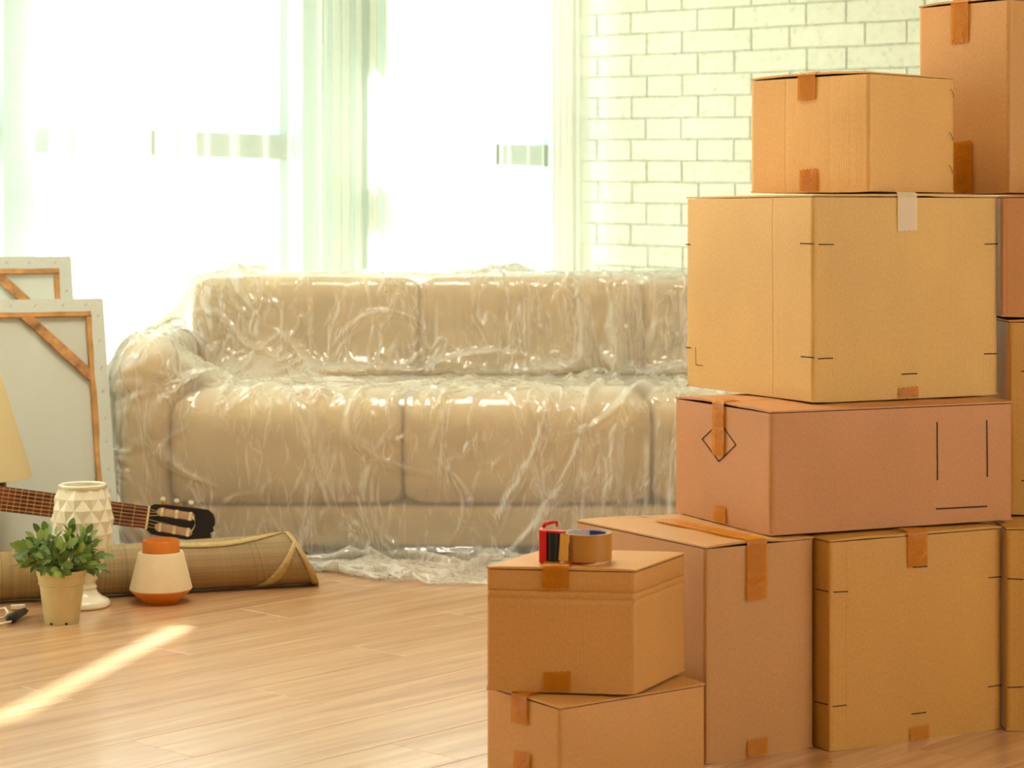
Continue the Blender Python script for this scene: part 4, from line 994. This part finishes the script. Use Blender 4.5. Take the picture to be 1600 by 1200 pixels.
for sgn in (1, -1):
    for a in (0.038, 0.076, 0.116):
        base = 0.041 if sgn > 0 else -0.0465
        tp = MB().tube([G(a, base, -0.006), G(a, base+sgn*0.012, -0.006)], 0.0028, 8).build('tuning_peg', M['brass'], gt)
        kb = MB(); pts = [(math.cos(2*math.pi*k/14)*0.0075, math.sin(2*math.pi*k/14)*0.0062) for k in range(14)]
        kb.prism(pts, G(a, base+sgn*0.015, -0.010), g1, g2, g3, 0.009); kb.build('peg_knob', M['pearl'], tp, bevel=0.0015)
        MB().box(G(a+0.011, base+sgn*0.004, -0.005), g1*0.006, g2*0.004, g3*0.003).build('gear_plate', M['brass'], tp, bevel=0.001)
for k in range(6):
    b = -0.024+0.0096*k; bb = (0.021 if k > 2 else -0.022); aa = (0.040, 0.080, 0.116)[k if k < 3 else 5-k]
    MB().tube([G(-nl-0.18, b*1.25, 0.016), G(0.002, b, 0.0112), G(aa, bb+(-0.004 if k > 2 else 0.004)*(k % 3-1), 0.0088)], 0.0007, 5).build('string', M['string'], gt)
MB().tube([G(0.122, 0.020, 0.006), G(0.130, 0.010, 0.012), G(0.133, -0.006, 0.013), G(0.128, -0.020, 0.010), G(0.120, -0.026, 0.006)], 0.0012, 6).build('string_end', M['bone'], gt, smooth=True)
# body (beyond the left edge of the picture)
bo = []
for k in range(40):
    t = 2*math.pi*k/40; x = math.cos(t); y = math.sin(t)
    rr_ = 0.5+0.5*x; wdt = 0.185*(1-rr_)+0.14*rr_
    wst = 1-0.22*math.exp(-((x-0.22)/0.28)**2)
    bo.append((-nl+0.20-0.24-0.20+0.24*x*1.0-0.02, wdt*wst*math.copysign(abs(y)**0.8, y)))
MB().prism(bo, G(0, 0, -0.09), g1, g2, g3, 0.088).build('guitar_side', M['gside'], gt, bevel=0.002)
MB().prism([(a, b*0.995) for a, b in bo], G(0, 0, -0.0018), g1, g2, g3, 0.003).build('soundboard', M['gtop'], gt)
MB().prism([(-nl-0.10+0.045*math.cos(2*math.pi*k/28), 0.045*math.sin(2*math.pi*k/28)) for k in range(28)], G(0, 0, 0.0013), g1, g2, g3, 0.0006).build('sound_hole', M['gblack'], gt)
MB().box(G(-nl-0.20, 0, 0.006), g1*0.012, g2*0.08, g3*0.005).build('bridge', M['gside'], gt, bevel=0.001)

# ------------------------------------------------------------------ faceted white vase
M['ceramic'] = simple('white_glaze', srgb(232, 226, 200), 0.22, noise=0.02, spec=0.5)
vb = fpt(129, 948); vase = empty('faceted_vase', vb, 'tall white vase with diamond facets on a round foot, behind the potted plant', 'vase')
pxm = vb.y/F; prof = [(0.0300, 0.060), (0.0385, 0.088), (0.052, 0.122), (0.0650, 0.157), (0.0725, 0.192), (0.0735, 0.226), (0.0705, 0.256), (0.0645, 0.284), (0.0590, 0.310)]
na = 10; V = []; Fc = []
for i, (r_, z) in enumerate(prof):
    for k in range(na):
        t = 2*math.pi*(k+(0.5 if i % 2 else 0))/na+0.2; V.append(((r_+0.001)*math.cos(t), (r_+0.001)*math.sin(t), z))
# diamonds: rows i..i+2, with a raised (odd) or sunk centre
def cen_(i, k):
    r_, z = prof[i]; return (r_, z)
nvt = len(V)
for i in range(0, len(prof)-1):
    for k in range(na):
        if i % 2 == 0:
            a, b = i*na+k, i*na+(k+1) % na; c = (i+1)*na+k; d = (i+1)*na+(k+1) % na
            Fc += [(a, b, c), (b, d, c)]
        else:
            a, b = i*na+k, i*na+(k+1) % na; c = (i+1)*na+k; d = (i+1)*na+(k+1) % na
            Fc += [(a, d, c), (a, b, d)]
# each diamond = pair of triangles sharing a horizontal edge; push edge mid-points outwards
bmv = bmesh.new()
vs_ = [bmv.verts.new(v) for v in V]
for f in Fc: bmv.faces.new([vs_[j] for j in f])
bmv.verts.ensure_lookup_table()
hor = [e for e in bmv.edges if abs(e.verts[0].co.z-e.verts[1].co.z) < 1e-6 and prof[0][1]+1e-4 < e.verts[0].co.z < prof[-1][1]-1e-4]
res = bmesh.ops.subdivide_edges(bmv, edges=hor, cuts=1)
for v in [g for g in res['geom_inner'] if isinstance(g, bmesh.types.BMVert)]:
    rr_ = math.hypot(v.co.x, v.co.y); v.co.x *= 1+0.010/rr_; v.co.y *= 1+0.010/rr_
bmesh.ops.triangulate(bmv, faces=bmv.faces[:]); bmesh.ops.recalc_face_normals(bmv, faces=bmv.faces)
me = bpy.data.meshes.new('faceted_body'); bmv.to_mesh(me); bmv.free(); me.materials.append(M['ceramic'])
o = bpy.data.objects.new('faceted_body', me); C.objects.link(o); o.parent = vase
lathe('rim', [(0.060, 0.308), (0.0625, 0.312), (0.062, 0.317), (0.058, 0.319), (0.0535, 0.316), (0.053, 0.25), (0.05, 0.20), (0.0, 0.19)], M['ceramic'], vase, 48)
lathe('foot', [(0.0, 0.0), (0.066, 0.0), (0.071, 0.005), (0.071, 0.012), (0.066, 0.019), (0.052, 0.026), (0.040, 0.036), (0.035, 0.046), (0.037, 0.052), (0.034, 0.058), (0.029, 0.064), (0, 0.065)], M['ceramic'], vase, 48)

# ------------------------------------------------------------------ orange and cream pot
M['orange'] = simple('orange_glaze', srgb(214, 124, 40), 0.4, noise=0.03)
M['cream'] = simple('matt_cream', srgb(226, 206, 168), 0.75, noise=0.02, bump=0.05)
pb2 = fpt(251.5, 941); k = pb2.y/F
pot2 = empty('ceramic_pot', pb2, 'cream ceramic pot with orange collar and orange base, in front of the mat', 'pot')
lathe('pot_base', [(0, 0), (0.046, 0), (0.048, 0.003), (0.0795, 0.033), (0.080, 0.036)], M['orange'], pot2, 56, auto=30)
lathe('pot_body', [(0.080, 0.0355), (0.0815, 0.037), (0.0808, 0.041), (0.0592, 0.130), (0.057, 0.1325), (0.050, 0.1325)], M['cream'], pot2, 56, auto=30)
lathe('collar', [(0.0485, 0.128), (0.0485, 0.1625), (0.047, 0.1645), (0.0455, 0.1625), (0.045, 0.09), (0.0, 0.09)], M['orange'], pot2, 56, auto=40)

# ------------------------------------------------------------------ potted plant
M['potp'] = simple('beige_plastic', srgb(206, 190, 140), 0.55, noise=0.04)
M['soil'] = simple('soil', srgb(40, 30, 20), 0.95, noise=0.3, scale=90, bump=0.6)
pb3 = fpt(96.5, 972); pp = empty('potted_plant', pb3, 'small bushy green plant in a beige plastic pot at the front of the floor group', 'plant')
lathe('pot', [(0, 0.004), (0.030, 0.004), (0.033, 0.0), (0.0415, 0.0), (0.0425, 0.003), (0.0545, 0.095), (0.0575, 0.097), (0.0575, 0.100), (0.0562, 0.1008), (0.0595, 0.117), (0.0618, 0.119), (0.0618, 0.124), (0.0632, 0.126), (0.0632, 0.131), (0.060, 0.132), (0.0585, 0.118), (0.0, 0.118)], M['potp'], pp, 56, auto=35)
for t in (-2.0, -1.1, 0.5, 2.4):
    MB().box((0.0415*math.cos(t), 0.0415*math.sin(t), 0.0025), (0.0035*-math.sin(t), 0.0035*math.cos(t), 0), (0.002*math.cos(t), 0.002*math.sin(t), 0), (0, 0, 0.0024)).build('drain_notch', M['soil'], pp)
lathe('soil', [(0.0582, 0.121), (0.04, 0.126), (0.0, 0.128)], M['soil'], pp, 32)
def leaf_mat(i, c1, c2):
    m, nt, p, out = newmat('leaf_green'); L = nt.links.new; oi = N(nt, 'ShaderNodeObjectInfo'); r = ramp(nt, [(0.0, c1), (1.0, c2)]); L(oi.outputs['Random'], r.inputs[0])
    L(r.outputs[0], p.inputs['Base Color']); p.inputs['Roughness'].default_value = 0.42
    tl = N(nt, 'ShaderNodeBsdfTranslucent'); L(r.outputs[0], tl.inputs[0]); mx = N(nt, 'ShaderNodeMixShader'); mx.inputs[0].default_value = 0.25; L(p.outputs[0], mx.inputs[1]); L(tl.outputs[0], mx.inputs[2]); L(mx.outputs[0], out.inputs[0]); return m
M['leaf'] = leaf_mat(0, srgb(66, 98, 38), srgb(150, 176, 90)); M['stem'] = simple('stem', srgb(86, 96, 44), 0.6)
def leaf_mesh(l, w_):
    V = []; n = 8
    for i in range(n+1):
        f = i/n; ww = w_*math.sin(math.pi*min(1, f*0.93+0.06))**0.75; zc = -0.10*l*(f*f)+0.02*l
        V += [(f*l, -ww/2, zc+0.10*ww), (f*l, 0, zc-0.04*ww), (f*l, ww/2, zc+0.10*ww)]
    Fc = [(3*i+j, 3*i+3+j, 3*i+4+j, 3*i+1+j) for i in range(n) for j in (0, 1)]
    me = bpy.data.meshes.new('leaf'); me.from_pydata(V, [], Fc); me.materials.append(M['leaf']); me.polygons.foreach_set('use_smooth', [True]*len(Fc)); return me
lm = [leaf_mesh(0.030, 0.0185), leaf_mesh(0.033, 0.0175), leaf_mesh(0.026, 0.0165), leaf_mesh(0.035, 0.0190)]
rl = random.Random(5); nleaf = 0
cc = Vector((-0.002, 0, 0.150))
for si in range(34):
    az = si*2.39996+rl.uniform(-0.2, 0.2); el = math.asin(min(0.96, (si+0.5)/34*1.15-0.24)); rad_ = rl.uniform(0.85, 1.08)
    tip = cc+Vector((math.cos(az)*math.cos(el)*0.098, math.sin(az)*math.cos(el)*0.090, math.sin(el)*0.088))*rad_
    b0 = Vector((math.cos(az)*0.02, math.sin(az)*0.02, 0.124)); mid = (b0+tip)/2+Vector((0, 0, 0.014))
    MB().tube([b0, b0.lerp(mid, 0.5)+Vector((0, 0, 0.004)), mid, tip], [0.0013, 0.0012, 0.001, 0.0007], 5).build('stem', M['stem'], pp, smooth=True)
    for j in range(8):
        f = 0.34+0.09*j if j < 7 else 1.0
        p = (b0.lerp(mid, f*2) if f < 0.5 else mid.lerp(tip, f*2-1))
        d = (tip-mid).normalized(); side = d.cross(Vector((rl.uniform(-1, 1), rl.uniform(-1, 1), rl.uniform(-1, 1)))).normalized()
        dr = (d*rl.uniform(0.4, 1.0)+side*rl.uniform(0.4, 0.9)+Vector((0, 0, 0.12))).normalized() if j < 7 else d
        z_ = ((p-cc).normalized()+Vector((rl.uniform(-.5, .5), rl.uniform(-.8, .2), rl.uniform(0, .6)))); z_ = (z_-dr*z_.dot(dr)).normalized()
        if z_.z < 0: z_ = -z_
        y_ = z_.cross(dr)
        o = bpy.data.objects.new('leaf', rl.choice(lm)); C.objects.link(o); o.parent = pp
        s_ = rl.uniform(0.85, 1.15)
        o.matrix_local = Matrix.Translation(p) @ Matrix((dr, y_, z_)).transposed().to_4x4() @ Matrix.Scale(s_, 4); nleaf += 1

# ------------------------------------------------------------------ cable with plugs
cb = empty('power_cable', fpt(10, 965), 'coiled white cable with a black plug at the left picture edge', 'cable')
cl = cb.location.copy(); q = lambda u, v, z: fpt(u, v, z)-cl
M['wcable'] = simple('white_cable', srgb(222, 214, 190), 0.5)
MB().tube([q(-60, 968, 0.004), q(-30, 962, 0.005), q(-5, 952, 0.008), q(8, 950, 0.016), q(13, 958, 0.010), q(5, 966, 0.005), q(-15, 964, 0.004), q(-40, 958, 0.004)], 0.003, 8).build('cord', M['wcable'], cb, smooth=True)
MB().tube([q(-60, 985, 0.004), q(-20, 979, 0.004), q(5, 974, 0.006), q(18, 971, 0.009)], 0.0028, 8).build('cord', M['wcable'], cb, smooth=True)
p0, p1 = q(14, 968, 0.012), q(38, 955, 0.013)
d = (p1-p0).normalized()
MB().tube([p0, p0+d*0.006, p0+d*0.014, p0+d*0.026, p1, p1+d*0.001], [0.006, 0.011, 0.0125, 0.0125, 0.009, 0.006], 10).build('plug', M['black'], cb, smooth=True)
for s in (1, -1):
    pe = d.cross(UP).normalized()*0.006*s
    MB().tube([p1+pe, p1+pe+d*0.012], 0.002, 6).build('plug_pin', M['steel'], cb)
MB().prism([(0, -0.008), (0.030, -0.0065), (0.036, -0.004), (0.036, 0.004), (0.030, 0.0065), (0, 0.008)], q(17, 952, 0.003), (0.97, 0.25, 0), (-0.25, 0.97, 0), (0, 0, 1), 0.011).build('white_socket', M['wcable'], cb, bevel=0.002)
# crumbs of cardboard on the floor
M['crumb'] = simple('card_crumb', srgb(160, 112, 62), 0.9)
for (u, v) in ((1296, 1192),):
    o = MB().prism([(0, 0), (0.004, 0.001), (0.005, 0.004), (0.001, 0.005)], fpt(u, v, 0.0003), (1, 0, 0), (0, 1, 0), (0, 0, 1), 0.0015).build('cardboard_scrap', M['crumb']); tag(o, 'tiny cardboard scrap on the floor below the flat golden box', 'scrap')
print('leaves', nleaf, 'bricks', nb)
